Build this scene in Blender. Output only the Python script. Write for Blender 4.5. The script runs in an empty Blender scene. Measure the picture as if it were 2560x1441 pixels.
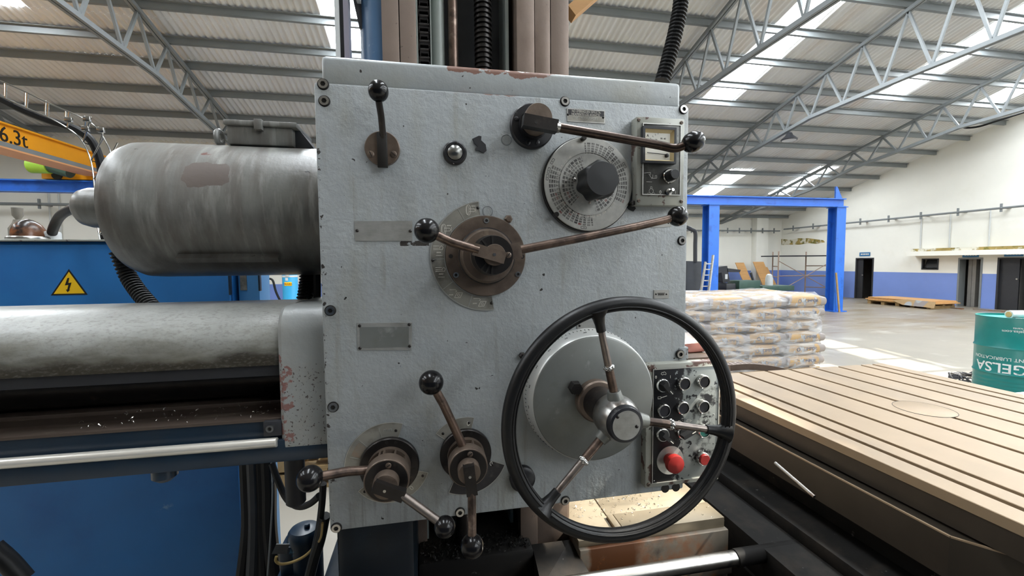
import bpy, bmesh, math, random
from mathutils import Vector, Matrix
random.seed(7)
sc = bpy.context.scene
col = sc.collection
PI = math.pi

# ------------------------------------------------------------------ camera
F_PX, CX, CY, CAM_H = 1050.0, 1280.0, 720.5, 1.65
VPY, ROLL = (1078.0, 660.0), -0.0094
_d = lambda px, py: Vector(((px - CX) / F_PX, -(py - CY) / F_PX, -1.0))
_y = _d(*VPY)
_b0, _b1 = _d(*VPY), _d(VPY[0] + 1, VPY[1] + ROLL)
_t = -_y.dot(_b0) / _y.dot(_b1 - _b0)
AX = _d(VPY[0] + _t, VPY[1] + ROLL * _t).normalized()
AY = _y.normalized()
AZ = AX.cross(AY)
RW = Matrix((AX, AY, AZ))                       # camera vector -> world vector
CAM = Vector((0, 0, CAM_H))
cam = bpy.data.cameras.new('camera')
cam.sensor_width = 36.0
cam.lens = F_PX / 2560.0 * 36.0
cam.clip_start, cam.clip_end = 0.02, 300
camo = bpy.data.objects.new('camera', cam)
camo.matrix_world = Matrix.Translation(CAM) @ RW.to_4x4()
col.objects.link(camo)
sc.camera = camo

def at(px, py, X=None, Y=None, Z=None):
    """the point of the place that shows at photograph pixel (px,py), on a plane X=, Y= or Z="""
    d = RW @ _d(px, py)
    if X is not None: s = X / d.x
    elif Y is not None: s = Y / d.y
    else: s = (Z - CAM_H) / d.z
    return CAM + d * s

def mpp(px, py, Y):                              # metres per pixel there
    return (at(px, py + 1, Y=Y) - at(px, py - 1, Y=Y)).length / 2

# ------------------------------------------------------------------ world, sun, exposure
vs = sc.view_settings
vs.view_transform = 'Standard'; vs.look = 'None'; vs.gamma = 1.0
vs.use_curve_mapping = False
vs.exposure = 0.84
SKY_E = 30.0                                     # glow of the translucent roof lights
wd = bpy.data.worlds.new('sky'); sc.world = wd; wd.use_nodes = True
bg = wd.node_tree.nodes['Background']
bg.inputs[0].default_value = (0.75, 0.86, 1.0, 1); bg.inputs[1].default_value = 2.0
sun = bpy.data.lights.new('sun', 'SUN'); sun.energy = 18.0; sun.angle = math.radians(0.6)
sun.color = (1.0, 0.93, 0.80)
suno = bpy.data.objects.new('sun', sun); col.objects.link(suno)
SUN_DIR = Vector((-0.90, 0.16, -1.0)).normalized()       # the way the light travels
suno.rotation_euler = SUN_DIR.to_track_quat('-Z', 'Y').to_euler()
sc.cycles.max_bounces = 6
sc.cycles.diffuse_bounces = 4
sc.cycles.glossy_bounces = 3
sc.cycles.use_adaptive_sampling = True
sc.cycles.adaptive_threshold = 0.03
sc.cycles.transparent_max_bounces = 8
sc.cycles.caustics_reflective = False
sc.cycles.caustics_refractive = False

# ------------------------------------------------------------------ materials
def srgb(c):
    if isinstance(c, str):
        c = tuple(int(c[i:i + 2], 16) / 255 for i in (0, 2, 4))
    return tuple((x / 12.92 if x <= 0.04045 else ((x + 0.055) / 1.055) ** 2.4) for x in c)

def M(name, c, rough=0.5, metal=0.0, var=0.15, vs_=6.0, bump=0.0, bs=80.0, layers=(), spec=0.5, coat=0.0, st=(1, 1, 1)):
    m = bpy.data.materials.new(name); m.use_nodes = True
    nt = m.node_tree; N, L = nt.nodes, nt.links
    bs_ = N['Principled BSDF']
    bs_.inputs['Specular IOR Level'].default_value = spec
    bs_.inputs['Coat Weight'].default_value = coat
    tc = N.new('ShaderNodeTexCoord'); sep = None
    def nz(scale, detail=4.0, stretch=(1, 1, 1), off=0.0):
        mp = N.new('ShaderNodeMapping'); mp.inputs['Scale'].default_value = stretch
        mp.inputs['Location'].default_value = (off, off * 1.7, off * 0.6)
        L.new(tc.outputs['Object'], mp.inputs[0])
        n = N.new('ShaderNodeTexNoise'); n.inputs['Scale'].default_value = scale
        n.inputs['Detail'].default_value = detail; n.inputs['Roughness'].default_value = 0.6
        L.new(mp.outputs[0], n.inputs['Vector'])
        return n.outputs['Fac']
    def mr(v, a, b, lo=0.0, hi=1.0):
        q = N.new('ShaderNodeMapRange'); q.inputs[1].default_value = a; q.inputs[2].default_value = b
        q.inputs[3].default_value = lo; q.inputs[4].default_value = hi
        L.new(v, q.inputs[0]); return q.outputs[0]
    def mix(f, a, b):
        q = N.new('ShaderNodeMix'); q.data_type = 'RGBA'
        if isinstance(f, float): q.inputs[0].default_value = f
        else: L.new(f, q.inputs[0])
        for s, v in ((6, a), (7, b)):
            if isinstance(v, tuple): q.inputs[s].default_value = (*v, 1)
            else: L.new(v, q.inputs[s])
        return q.outputs[2]
    def mth(op, a, b):
        q = N.new('ShaderNodeMath'); q.operation = op
        for i, v in enumerate((a, b)):
            if isinstance(v, (int, float)): q.inputs[i].default_value = v
            else: L.new(v, q.inputs[i])
        return q.outputs[0]
    base = srgb(c)
    if var:
        f = mr(nz(vs_, 5.0, st), 0.3, 0.7)
        cur = mix(f, tuple(x * (1 - var) for x in base), tuple(min(1, x * (1 + var)) for x in base))
    else:
        cur = base
    rcur = rough; mcur = metal
    for k, ly in enumerate(layers):
        n = nz(ly.get('s', 10), ly.get('d', 6.0), ly.get('st', (1, 1, 1)), 3.1 * (k + 1))
        for ax, a, b in ly.get('mask', ()):
            if sep is None:
                sep = N.new('ShaderNodeSeparateXYZ'); L.new(tc.outputs['Object'], sep.inputs[0])
            mk = mr(sep.outputs['XYZ'.index(ax)], a, b)
            n = mth('ADD', n, mth('SUBTRACT', mk, 1.0))
        f = mr(n, ly.get('lo', 0.55), ly.get('hi', 0.6), 0.0, ly.get('a', 1.0))
        cur = mix(f, cur, srgb(ly['c']))
        if 'r' in ly:
            q = N.new('ShaderNodeMix'); q.data_type = 'FLOAT'; L.new(f, q.inputs[0])
            if isinstance(rcur, float): q.inputs[2].default_value = rcur
            else: L.new(rcur, q.inputs[2])
            q.inputs[3].default_value = ly['r']; rcur = q.outputs[0]
        if 'm' in ly:
            q = N.new('ShaderNodeMix'); q.data_type = 'FLOAT'; L.new(f, q.inputs[0])
            if isinstance(mcur, float): q.inputs[2].default_value = mcur
            else: L.new(mcur, q.inputs[2])
            q.inputs[3].default_value = ly['m']; mcur = q.outputs[0]
    for inp, v in (('Base Color', cur), ('Roughness', rcur), ('Metallic', mcur)):
        if isinstance(v, tuple): bs_.inputs[inp].default_value = (*v, 1)
        elif isinstance(v, (int, float)): bs_.inputs[inp].default_value = v
        else: L.new(v, bs_.inputs[inp])
    if bump:
        bm_ = N.new('ShaderNodeBump'); bm_.inputs['Strength'].default_value = 1.0
        bm_.inputs['Distance'].default_value = bump
        L.new(nz(bs, 3.0), bm_.inputs['Height']); L.new(bm_.outputs[0], bs_.inputs['Normal'])
    return m

PRIMER = '7c5c50'
m_panel = M('grey_hammer_paint', '9ea3a5', 0.42, var=0.07, vs_=5, bump=0.0017, bs=70, layers=[
    dict(c='8d8c7c', s=5, lo=0.52, hi=0.75, a=0.45, st=(2.5, 1, 0.7)),
    dict(c='9c946f', s=4, lo=0.5, hi=0.7, a=0.5, mask=[('X', 0.22, 0.34), ('X', 0.75, 0.45), ('Z', 1.45, 1.75)]),
    dict(c='2a2826', s=46, lo=0.715, hi=0.73, d=2.0),
    dict(c='3a3633', s=50, lo=0.45, hi=0.48, d=4, mask=[('X', -0.10, -0.06), ('X', 0.02, -0.005), ('Z', 1.685, 1.69), ('Z', 1.712, 1.70)]),
    dict(c='7d7a66', s=7, lo=0.58, hi=0.75, a=0.4, st=(7, 1, 0.5)),
    dict(c='3a3634', s=75, lo=0.60, hi=0.63, d=3.0, mask=[('X', -0.15, -0.225)]),
    dict(c='4a3f37', s=40, lo=0.47, hi=0.52, d=5.0, mask=[('X', 0.605, 0.628), ('Z', 1.55, 1.45)]),
    dict(c=PRIMER, s=30, lo=0.5, hi=0.52, d=6, mask=[('Z', 2.004, 2.026), ('X', 0.0, 0.06), ('X', 0.27, 0.2)]),
    dict(c='55513f', s=22, lo=0.5, hi=0.8, a=0.5, st=(6, 1, 0.25), mask=[('Z', 1.22, 1.12)]),
])
m_cover = M('grey_cover_paint', '9ea3a4', 0.40, var=0.07, vs_=6, bump=0.0008, bs=60, layers=[
    dict(c='8f8a72', s=5, lo=0.5, hi=0.75, a=0.5),
    dict(c='2f2c2a', s=40, lo=0.70, hi=0.715, d=2.0),
    dict(c=PRIMER, s=24, lo=0.42, hi=0.44, d=7, mask=[('Z', 2.03, 2.078), ('X', -0.02, 0.06), ('X', 0.42, 0.28)]),
    dict(c='e6e8e4', s=30, lo=0.62, hi=0.66, d=4, mask=[('Z', 2.06, 2.085)]),
])
m_motor = M('grimy_shaded_motor_paint', '7d7d79', 0.34, var=0.12, vs_=9, bump=0.0006, bs=50, st=(4, 1, 1), layers=[
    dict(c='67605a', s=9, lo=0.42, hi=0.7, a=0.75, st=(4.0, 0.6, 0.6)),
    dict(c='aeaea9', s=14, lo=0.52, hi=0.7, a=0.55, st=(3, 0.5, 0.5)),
    dict(c='2b2723', s=7, lo=-0.3, hi=0.5, a=0.92, st=(2.5, 1, 1), mask=[('Z', 1.86, 1.64)]),  # real grime plus painted shade, darkening the motor's lower half
    dict(c='6b625d', s=16, lo=0.20, hi=0.215, d=5, mask=[('X', -0.60, -0.54), ('X', -0.43, -0.47), ('Z', 1.80, 1.845), ('Z', 1.925, 1.88)]),
    dict(c='6b4640', s=30, lo=0.42, hi=0.44, d=5, mask=[('X', -0.60, -0.53), ('X', -0.46, -0.50), ('Z', 1.895, 1.915), ('Z', 1.95, 1.92)]),
    dict(c='26221f', s=40, lo=0.745, hi=0.76, d=2),
])
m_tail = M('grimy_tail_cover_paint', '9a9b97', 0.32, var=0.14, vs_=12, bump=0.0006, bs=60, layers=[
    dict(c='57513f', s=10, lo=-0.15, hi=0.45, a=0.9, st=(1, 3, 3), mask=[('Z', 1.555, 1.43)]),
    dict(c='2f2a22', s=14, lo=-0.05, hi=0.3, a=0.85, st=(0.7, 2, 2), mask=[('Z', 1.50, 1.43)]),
    dict(c='6a6862', s=190, lo=0.5, hi=0.7, d=3, a=0.5, st=(0.5, 1, 1)),
])
m_endblk = M('grey_end_block_paint', '969998', 0.38, var=0.08, vs_=6, bump=0.0008, bs=70, layers=[
    dict(c='8d8577', s=6, lo=0.5, hi=0.7, a=0.4),
    dict(c='4a4340', s=150, lo=0.60, hi=0.64, d=3, mask=[('Z', 1.56, 1.42)]),
    dict(c='7d4a42', s=45, lo=0.52, hi=0.55, d=5, a=0.8, mask=[('Z', 1.54, 1.44), ('X', -0.25, -0.31)]),
])
m_brown = M('oxidised_brown_steel', '6f6156', 0.38, 0.5, var=0.22, vs_=18, bump=0.0003, bs=90, layers=[
    dict(c='4a3f39', s=16, lo=0.5, hi=0.7, a=0.8), dict(c='8c7c6c', s=30, lo=0.62, hi=0.72, a=0.6)])
m_dark = M('blackened_steel', '322f2e', 0.34, 0.7, var=0.2, vs_=20, bump=0.0002, bs=120, layers=[
    dict(c='5c5049', s=22, lo=0.6, hi=0.72, a=0.6)])
m_copper = M('worn_brown_lever_rod', '6b5a50', 0.36, 0.75, var=0.2, vs_=26, bump=0.0004, bs=120, layers=[
    dict(c='443a35', s=24, lo=0.48, hi=0.62, a=0.9), dict(c='a8968a', s=18, lo=0.6, hi=0.7, a=0.6)])
m_darkrod = M('worn_dark_lever_rod', '4c403a', 0.30, 0.85, var=0.2, vs_=26, bump=0.0003, bs=120, layers=[
    dict(c='8d7a6c', s=18, lo=0.58, hi=0.7, a=0.6)])
m_rodsteel = M('worn_steel_lever_rod', '877d76', 0.34, 0.8, var=0.2, vs_=24, layers=[dict(c='54473f', s=20, lo=0.55, hi=0.68, a=0.8)])
m_ball = M('black_bakelite', '121112', 0.20, var=0.1, vs_=20, spec=0.32, layers=[dict(c='1c1a19', s=30, lo=0.55, hi=0.7, r=0.32)])
m_rubber = M('black_rubber', '101011', 0.40, spec=0.38, var=0.12, vs_=12, bump=0.0002, bs=150)
m_hose = M('black_corrugated_hose', '121213', 0.5, spec=0.3, var=0.15, vs_=15)
m_blackp = M('black_enamel', '1c1c20', 0.38, var=0.15, vs_=20, layers=[dict(c='50504f', s=50, lo=0.63, hi=0.67)])
m_knob = M('black_knob_plastic', '18191b', 0.45, var=0.08, vs_=12)
m_dome = M('dull_domed_steel', '7d7d7a', 0.3, 0.9, var=0.15, vs_=40)
m_chrome = M('chrome', 'c9c9c7', 0.16, 1.0, var=0.08, vs_=40)
m_steel = M('bright_steel', 'b3b1ad', 0.28, 1.0, var=0.12, vs_=30, layers=[dict(c='7d6a5d', s=20, lo=0.56, hi=0.68, a=0.7)])
m_alu = M('brushed_aluminium', 'b9b8b3', 0.36, 0.6, var=0.08, vs_=30, st=(1, 1, 6), layers=[dict(c='8a877c', s=14, lo=0.5, hi=0.7, a=0.6)])
m_aludisc = M('grey_satin_disc', '7f817e', 0.42, 0.45, var=0.10, vs_=8, layers=[
    dict(c='6c6a60', s=9, lo=0.5, hi=0.72, a=0.6), dict(c='b9bab6', s=14, lo=0.62, hi=0.72, a=0.5)])
m_ring = M('pale_graduated_ring', 'cdcecb', 0.34, 0.35, var=0.06, vs_=14)
m_plate = M('etched_plate', '9a978e', 0.40, 0.5, var=0.12, vs_=20, layers=[dict(c='5f5c55', s=14, lo=0.5, hi=0.65, a=0.7)])
m_plated = M('dark_etched_plate', '343234', 0.42, 0.2, var=0.15, vs_=30, layers=[dict(c='6d6a64', s=18, lo=0.55, hi=0.7, a=0.7)])
m_white = M('white_print', 'd9d6cd', 0.5, var=0.0)
m_gauge = M('ivory_gauge_face', 'f1efe6', 0.5, var=0.02)
m_yellowed = M('yellowed_gauge_bezel', 'e0cb9c', 0.45, var=0.08)
m_red = M('red_button_plastic', '7d1713', 0.42, var=0.12, vs_=18, layers=[dict(c='6e1614', s=18, lo=0.6, hi=0.72, a=0.6)])
m_green = M('green_button_plastic', '12564c', 0.30, var=0.1)
m_navy = M('navy_button_plastic', '14151f', 0.30, var=0.1)
m_ctl = M('worn_black_silver_plate', '17171a', 0.40, 0.2, var=0.15, vs_=30, layers=[
    dict(c='8f9492', s=14, lo=0.40, hi=0.47, d=9, m=0.6, mask=[('X', 0.560, 0.610)]),
    dict(c='8f9492', s=70, lo=0.56, hi=0.6, d=3, m=0.6, mask=[('X', 0.53, 0.585)]),
    dict(c='26262a', s=55, lo=0.62, hi=0.66, d=3)])
m_amp = M('grimy_meter_plate', '4d4d4a', 0.45, 0.4, var=0.2, vs_=14, layers=[
    dict(c='8b8b85', s=9, lo=0.5, hi=0.68, a=0.7), dict(c='2b2a29', s=12, lo=0.55, hi=0.68, a=0.8)])
m_frame = M('scuffed_grey_frame', 'a3a49b', 0.40, 0.2, var=0.1, vs_=12, layers=[
    dict(c='5c4640', s=26, lo=0.56, hi=0.6), dict(c='2f2a28', s=40, lo=0.66, hi=0.69)])
m_colbrown = M('oiled_brown_slideway', '83746a', 0.42, 0.45, var=0.10, vs_=6, bump=0.0002, bs=140, layers=[
    dict(c='6a594d', s=7, lo=0.5, hi=0.7, a=0.7, st=(1, 1, 0.5)), dict(c='4a3d36', s=30, lo=0.66, hi=0.72)])
m_colblue = M('column_blue_paint', '4d6f93', 0.36, var=0.12, vs_=8, layers=[dict(c='8ea4b6', s=40, lo=0.64, hi=0.68, a=0.6)])
m_colgrey = M('column_grey_paint', '8d948f', 0.4, var=0.1, vs_=8)
m_colgap = M('dark_oily_casting', '35373a', 0.45, 0.2, var=0.2, vs_=8)
m_base = M('oily_blue_black_paint', '0f1820', 0.35, var=0.3, vs_=8, layers=[dict(c='1c2a36', s=6, lo=0.5, hi=0.7), dict(c='3a3f44', s=60, lo=0.68, hi=0.72)])
m_mblue = M('dark_blue_machine_paint', '16293a', 0.32, var=0.16, vs_=7, layers=[
    dict(c='27303a', s=5, lo=0.45, hi=0.7, a=0.8), dict(c='3f7fa5', s=14, lo=0.68, hi=0.74, a=0.6)])
m_rail = M('oily_brown_rail', '5d5149', 0.40, 0.5, var=0.15, vs_=10, st=(0.4, 2, 2), layers=[dict(c='8d8374', s=18, lo=0.6, hi=0.72, a=0.7, st=(0.3, 2, 2))])
m_cabinet = M('blue_cabinet_paint', '1f68a6', 0.40, var=0.07, vs_=3, layers=[
    dict(c='134f8d', s=2.4, lo=0.45, hi=0.7, a=0.6), dict(c='8fb0c4', s=12, lo=0.70, hi=0.76, a=0.4),
    dict(c='143a5c', s=60, lo=0.74, hi=0.76)])
m_cabinet2 = M('faded_blue_cabinet_paint', '3b76a8', 0.42, var=0.06, vs_=3)
m_runway = M('bright_blue_steel', '2f6ecf', 0.38, var=0.06, vs_=4, layers=[dict(c='1f3f86', s=3, lo=0.55, hi=0.7, a=0.5)])
m_crane = M('yellow_crane_paint', 'e59b17', 0.40, var=0.05, vs_=2)
m_craneu = M('orange_crane_edge', 'd49a6a', 0.5, var=0.05, vs_=2)
m_wall = M('white_wall_paint', 'efeee6', 0.75, var=0.03, vs_=0.8, bump=0.003, bs=3, layers=[
    dict(c='cfc9b4', s=0.5, lo=0.6, hi=0.85, a=0.5)])
m_dado = M('violet_blue_wall_paint', '7790d2', 0.7, var=0.05, vs_=0.8)
m_floor = M('polished_concrete', '8f897e', 0.36, var=0.10, vs_=0.9, bump=0.002, bs=4, layers=[
    dict(c='77623f', s=0.6, lo=0.40, hi=0.72, a=0.75, st=(1, 2.4, 1), mask=[('Y', 3.5, 8.0)]), dict(c='6d5636', s=1.4, lo=0.5, hi=0.66, a=0.6, st=(0.6, 3, 1), mask=[('Y', 4, 8.0)]),
    dict(c='c3c2ba', s=1.5, lo=0.58, hi=0.75, a=0.5), dict(c='5d5240', s=3, lo=0.68, hi=0.75, a=0.5)])
m_roof = M('fibre_cement_sheet', 'd8dadb', 0.8, var=0.10, vs_=0.7, layers=[
    dict(c='cbb8a8', s=0.5, lo=0.5, hi=0.75, a=0.45, st=(3, 0.4, 0.4)), dict(c='b3aea6', s=0.8, lo=0.55, hi=0.8, a=0.5, st=(6, 0.3, 0.3))])
m_galv = M('grey_painted_steelwork', '7e8385', 0.5, 0.1, var=0.06, vs_=2)
m_table = M('machined_table_steel', '9c876d', 0.40, 0.30, var=0.07, vs_=3, bump=0.00015, bs=200, layers=[
    dict(c='877763', s=3.5, lo=0.48, hi=0.7, a=0.7, st=(1, 0.5, 1)), dict(c='aa9276', s=2.2, lo=0.5, hi=0.75, a=0.5)])
m_tabside = M('oily_table_casting', '3f3830', 0.42, 0.35, var=0.16, vs_=5, layers=[dict(c='3b352e', s=5, lo=0.5, hi=0.7, a=0.7)])
m_bed = M('dark_bed_casting', '1a1918', 0.62, 0.0, spec=0.2, var=0.25, vs_=6, layers=[
    dict(c='3a332c', s=5, lo=0.5, hi=0.7, a=0.7), dict(c='6b6a68', s=40, lo=0.68, hi=0.72, a=0.5)])
m_saddle = M('worn_saddle_steel', '8b806d', 0.42, 0.45, var=0.12, vs_=9, layers=[
    dict(c='6c6253', s=9, lo=0.52, hi=0.7, a=0.6, st=(0.4, 2, 2))])
m_rust = M('rusty_bed_casting', '857c70', 0.5, 0.25, var=0.15, vs_=9, layers=[
    dict(c='8a5226', s=6, lo=0.47, hi=0.62, d=8), dict(c='5f3a20', s=7, lo=0.02, hi=0.3, d=8, mask=[('X', 0.46, 0.50), ('X', 0.74, 0.62)]), dict(c='c27a33', s=14, lo=0.62, hi=0.7, a=0.7),
    dict(c='423a36', s=5, lo=0.56, hi=0.66, a=0.8)])
m_wood = M('pale_board_wood', 'c99a63', 0.6, var=0.12, vs_=5, st=(0.3, 3, 3))
m_pallet = M('pallet_wood', '9c8157', 0.75, var=0.18, vs_=8)
m_paper = M('tan_sack_paper', 'ad9068', 0.6, var=0.08, vs_=7, layers=[
    dict(c='7d889a', s=1.7, lo=0.62, hi=0.635, d=0.0, a=0.6, st=(2.2, 1, 0.25)), dict(c='a4a9ac', s=2.5, lo=0.64, hi=0.66, d=0.0, st=(2, 1, 0.3))])
m_drum = M('teal_drum_paint', '14716e', 0.32, var=0.05, vs_=6)
m_drumtop = M('pale_teal_drum_lid', '63c3c0', 0.4, var=0.06)
m_grey = M('light_grey_plastic', 'cfd2d2', 0.45, var=0.03)
m_darkgrey = M('dark_grey_sheet_metal', '4a4c4f', 0.5, var=0.1, vs_=6)
m_charcoal = M('charcoal_paint', '2b2c30', 0.5, var=0.1)
m_sawgreen = M('dull_green_machine_paint', '3f5a50', 0.5, var=0.12)
m_sign = M('yellow_sign', 'f3c416', 0.45, var=0.0)
m_black = M('black_print', '17130f', 0.5, var=0.0)
m_bluesign = M('blue_sign', '2f6fa0', 0.5, var=0.0)
m_lime = M('lime_hoist_paint', 'a9d84a', 0.45, var=0.08)
m_cyan = M('cyan_cylinder_paint', '3aa3d6', 0.38, var=0.05)
m_gcyl = M('grey_green_cylinder_paint', '4c6a6b', 0.4, var=0.08)
m_violet = M('grey_violet_profile', '8d8996', 0.5, var=0.04)
m_amber = M('smoked_amber_plastic', '6e4a35', 0.25, var=0.2, vs_=14, layers=[dict(c='2b2422', s=9, lo=0.5, hi=0.6), dict(c='b0622f', s=8, lo=0.6, hi=0.7)])
m_scaf = M('rusty_pale_tube', '9d8778', 0.6, 0.2, var=0.15)
m_wrod = M('pale_polished_rod', 'd9d5cc', 0.25, 0.5, var=0.06)
m_yelwire = M('dirty_yellow_wire', 'a98f55', 0.5, var=0.1)
m_rag = M('red_brown_rag', '6a382d', 0.8, var=0.2, vs_=20)
m_swarf = M('bright_swarf', 'cfccc6', 0.3, 0.8, var=0.1)
m_stain = M('ochre_wall_stain', 'a08a4f', 0.8, var=0.3, vs_=3, layers=[dict(c='6d6a2d', s=4, lo=0.5, hi=0.6), dict(c='dcd8c8', s=3, lo=0.5, hi=0.56)])
m_dim = M('bare_grey_plaster', '8d8a86', 0.8, var=0.08)
m_clearplastic = M('cloudy_clear_cup', '8f8a80', 0.2, var=0.1)

def skylight_mat():
    m = bpy.data.materials.new('translucent_roof_light'); m.use_nodes = True
    nt = m.node_tree; N, L = nt.nodes, nt.links
    N.remove(N['Principled BSDF'])
    e = N.new('ShaderNodeEmission'); e.inputs[0].default_value = (0.91, 0.96, 1.0, 1); e.inputs[1].default_value = SKY_E
    t = N.new('ShaderNodeBsdfTransparent'); t.inputs[0].default_value = (1, 1, 1, 1)
    x = N.new('ShaderNodeMixShader'); x.inputs[0].default_value = 0.55
    L.new(e.outputs[0], x.inputs[1]); L.new(t.outputs[0], x.inputs[2])
    L.new(x.outputs[0], N['Material Output'].inputs[0])
    return m
m_skylight = skylight_mat()

def film_mat():
    m = bpy.data.materials.new('clear_stretch_film'); m.use_nodes = True
    nt = m.node_tree; N, L = nt.nodes, nt.links
    N.remove(N['Principled BSDF'])
    tc = N.new('ShaderNodeTexCoord'); mp = N.new('ShaderNodeMapping'); mp.inputs['Scale'].default_value = (1.5, 1.5, 7)
    mp.inputs['Rotation'].default_value = (0.25, 0.2, 0)
    L.new(tc.outputs['Object'], mp.inputs[0])
    n = N.new('ShaderNodeTexNoise'); n.inputs['Scale'].default_value = 1.9; n.inputs['Detail'].default_value = 6; n.inputs['Distortion'].default_value = 0.8
    L.new(mp.outputs[0], n.inputs['Vector'])
    r = N.new('ShaderNodeMapRange'); r.inputs[1].default_value = 0.42; r.inputs[2].default_value = 0.75
    r.inputs[3].default_value = 0.14; r.inputs[4].default_value = 0.66
    L.new(n.outputs['Fac'], r.inputs[0])
    b = N.new('ShaderNodeBump'); b.inputs['Distance'].default_value = 0.03; L.new(n.outputs['Fac'], b.inputs['Height'])
    t = N.new('ShaderNodeBsdfTransparent'); t.inputs[0].default_value = (0.95, 0.95, 0.96, 1)
    g = N.new('ShaderNodeBsdfPrincipled'); g.inputs['Base Color'].default_value = (0.75, 0.76, 0.78, 1); g.inputs['Roughness'].default_value = 0.22
    L.new(b.outputs[0], g.inputs['Normal'])
    x = N.new('ShaderNodeMixShader'); L.new(r.outputs[0], x.inputs[0]); L.new(t.outputs[0], x.inputs[1]); L.new(g.outputs[0], x.inputs[2])
    L.new(x.outputs[0], N['Material Output'].inputs[0])
    return m
m_film = film_mat()

def glass_mat(name, colr, op=0.25):
    m = bpy.data.materials.new(name); m.use_nodes = True
    nt = m.node_tree; N, L = nt.nodes, nt.links
    g = N['Principled BSDF']; g.inputs['Base Color'].default_value = (*srgb(colr), 1); g.inputs['Roughness'].default_value = 0.05
    t = N.new('ShaderNodeBsdfTransparent'); x = N.new('ShaderNodeMixShader'); x.inputs[0].default_value = op
    L.new(t.outputs[0], x.inputs[1]); L.new(g.outputs[0], x.inputs[2]); L.new(x.outputs[0], N['Material Output'].inputs[0])
    return m
m_glass = glass_mat('clear_glass', 'dfe5e6', 0.12)

def dial_mat(cx, cz, R, inner=False):
    """printed table of a selector dial: rings and rays as flat print"""
    m = bpy.data.materials.new('printed_inner_dial' if inner else 'printed_dial'); m.use_nodes = True
    nt = m.node_tree; N, L = nt.nodes, nt.links
    b = N['Principled BSDF']; b.inputs['Roughness'].default_value = 0.36; b.inputs['Metallic'].default_value = 0.3
    tc = N.new('ShaderNodeTexCoord'); mp = N.new('ShaderNodeMapping')
    mp.inputs['Location'].default_value = (-cx / R, 0, -cz / R); mp.inputs['Scale'].default_value = (1 / R, 1, 1 / R)
    L.new(tc.outputs['Object'], mp.inputs[0])
    sp = N.new('ShaderNodeSeparateXYZ'); L.new(mp.outputs[0], sp.inputs[0])
    def mth(op, a, c=0.0):
        q = N.new('ShaderNodeMath'); q.operation = op
        for i, v in enumerate((a, c)):
            if isinstance(v, (int, float)): q.inputs[i].default_value = v
            else: L.new(v, q.inputs[i])
        return q.outputs[0]
    x, z = sp.outputs[0], sp.outputs[2]
    r = mth('SQRT', mth('ADD', mth('MULTIPLY', x, x), mth('MULTIPLY', z, z)))
    a = mth('ADD', mth('DIVIDE', mth('ARCTAN2', z, x), 2 * PI), 0.5)
    nr, na, r0, r1 = (4, 40, 0.52, 0.93) if inner else (5, 54, 0.64, 0.90)
    rr = mth('DIVIDE', mth('SUBTRACT', r, r0), (r1 - r0)); 
    fr = mth('FRACT', mth('MULTIPLY', rr, nr)); fa = mth('FRACT', mth('MULTIPLY', a, na))
    inside = mth('MULTIPLY', mth('GREATER_THAN', rr, 0.0), mth('LESS_THAN', rr, 1.0))
    # cells are dark, their borders light
    cell = mth('MULTIPLY', mth('MULTIPLY', mth('GREATER_THAN', fr, 0.16), mth('LESS_THAN', fr, 0.92)),
               mth('MULTIPLY', mth('GREATER_THAN', fa, 0.14), mth('LESS_THAN', fa, 0.88)))
    # the print lies in two angular sectors only
    sec = mth('GREATER_THAN', mth('SINE', mth('ADD', mth('MULTIPLY', a, 4 * PI), 0.35 if not inner else 2.0)), -0.55)
    nz = N.new('ShaderNodeTexNoise'); nz.inputs['Scale'].default_value = 9; nz.inputs['Detail'].default_value = 5
    L.new(mp.outputs[0], nz.inputs['Vector'])
    worn = N.new('ShaderNodeMapRange'); worn.inputs[1].default_value = 0.30; worn.inputs[2].default_value = 0.60; worn.inputs[3].default_value = 1.0; worn.inputs[4].default_value = 0.55
    L.new(nz.outputs['Fac'], worn.inputs[0])
    f = mth('MULTIPLY', mth('MULTIPLY', cell, inside), mth('MULTIPLY', sec, worn.outputs[0]))
    red = N.new('ShaderNodeTexWhiteNoise'); red.noise_dimensions = '2D'
    cb = N.new('ShaderNodeCombineXYZ'); L.new(mth('FLOOR', mth('MULTIPLY', a, na)), cb.inputs[0]); L.new(mth('FLOOR', mth('MULTIPLY', rr, nr)), cb.inputs[1])
    L.new(cb.outputs[0], red.inputs['Vector'])
    isred = mth('MULTIPLY', mth('GREATER_THAN', red.outputs['Value'], 0.86), mth('LESS_THAN', z, -0.2))
    m0 = N.new('ShaderNodeMix'); m0.data_type = 'RGBA'; L.new(isred, m0.inputs[0])
    m0.inputs[6].default_value = (*srgb('2b2929'), 1); m0.inputs[7].default_value = (*srgb('70302c'), 1)
    mx = N.new('ShaderNodeMix'); mx.data_type = 'RGBA'; L.new(f, mx.inputs[0])
    mb = N.new('ShaderNodeMix'); mb.data_type = 'RGBA'; L.new(nz.outputs['Fac'], mb.inputs[0])
    mb.inputs[6].default_value = (*srgb('94938f'), 1); mb.inputs[7].default_value = (*srgb('bcbbb4'), 1)
    L.new(mb.outputs[2], mx.inputs[6]); L.new(m0.outputs[2], mx.inputs[7])
    L.new(mx.outputs[2], b.inputs['Base Color'])
    return m

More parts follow.
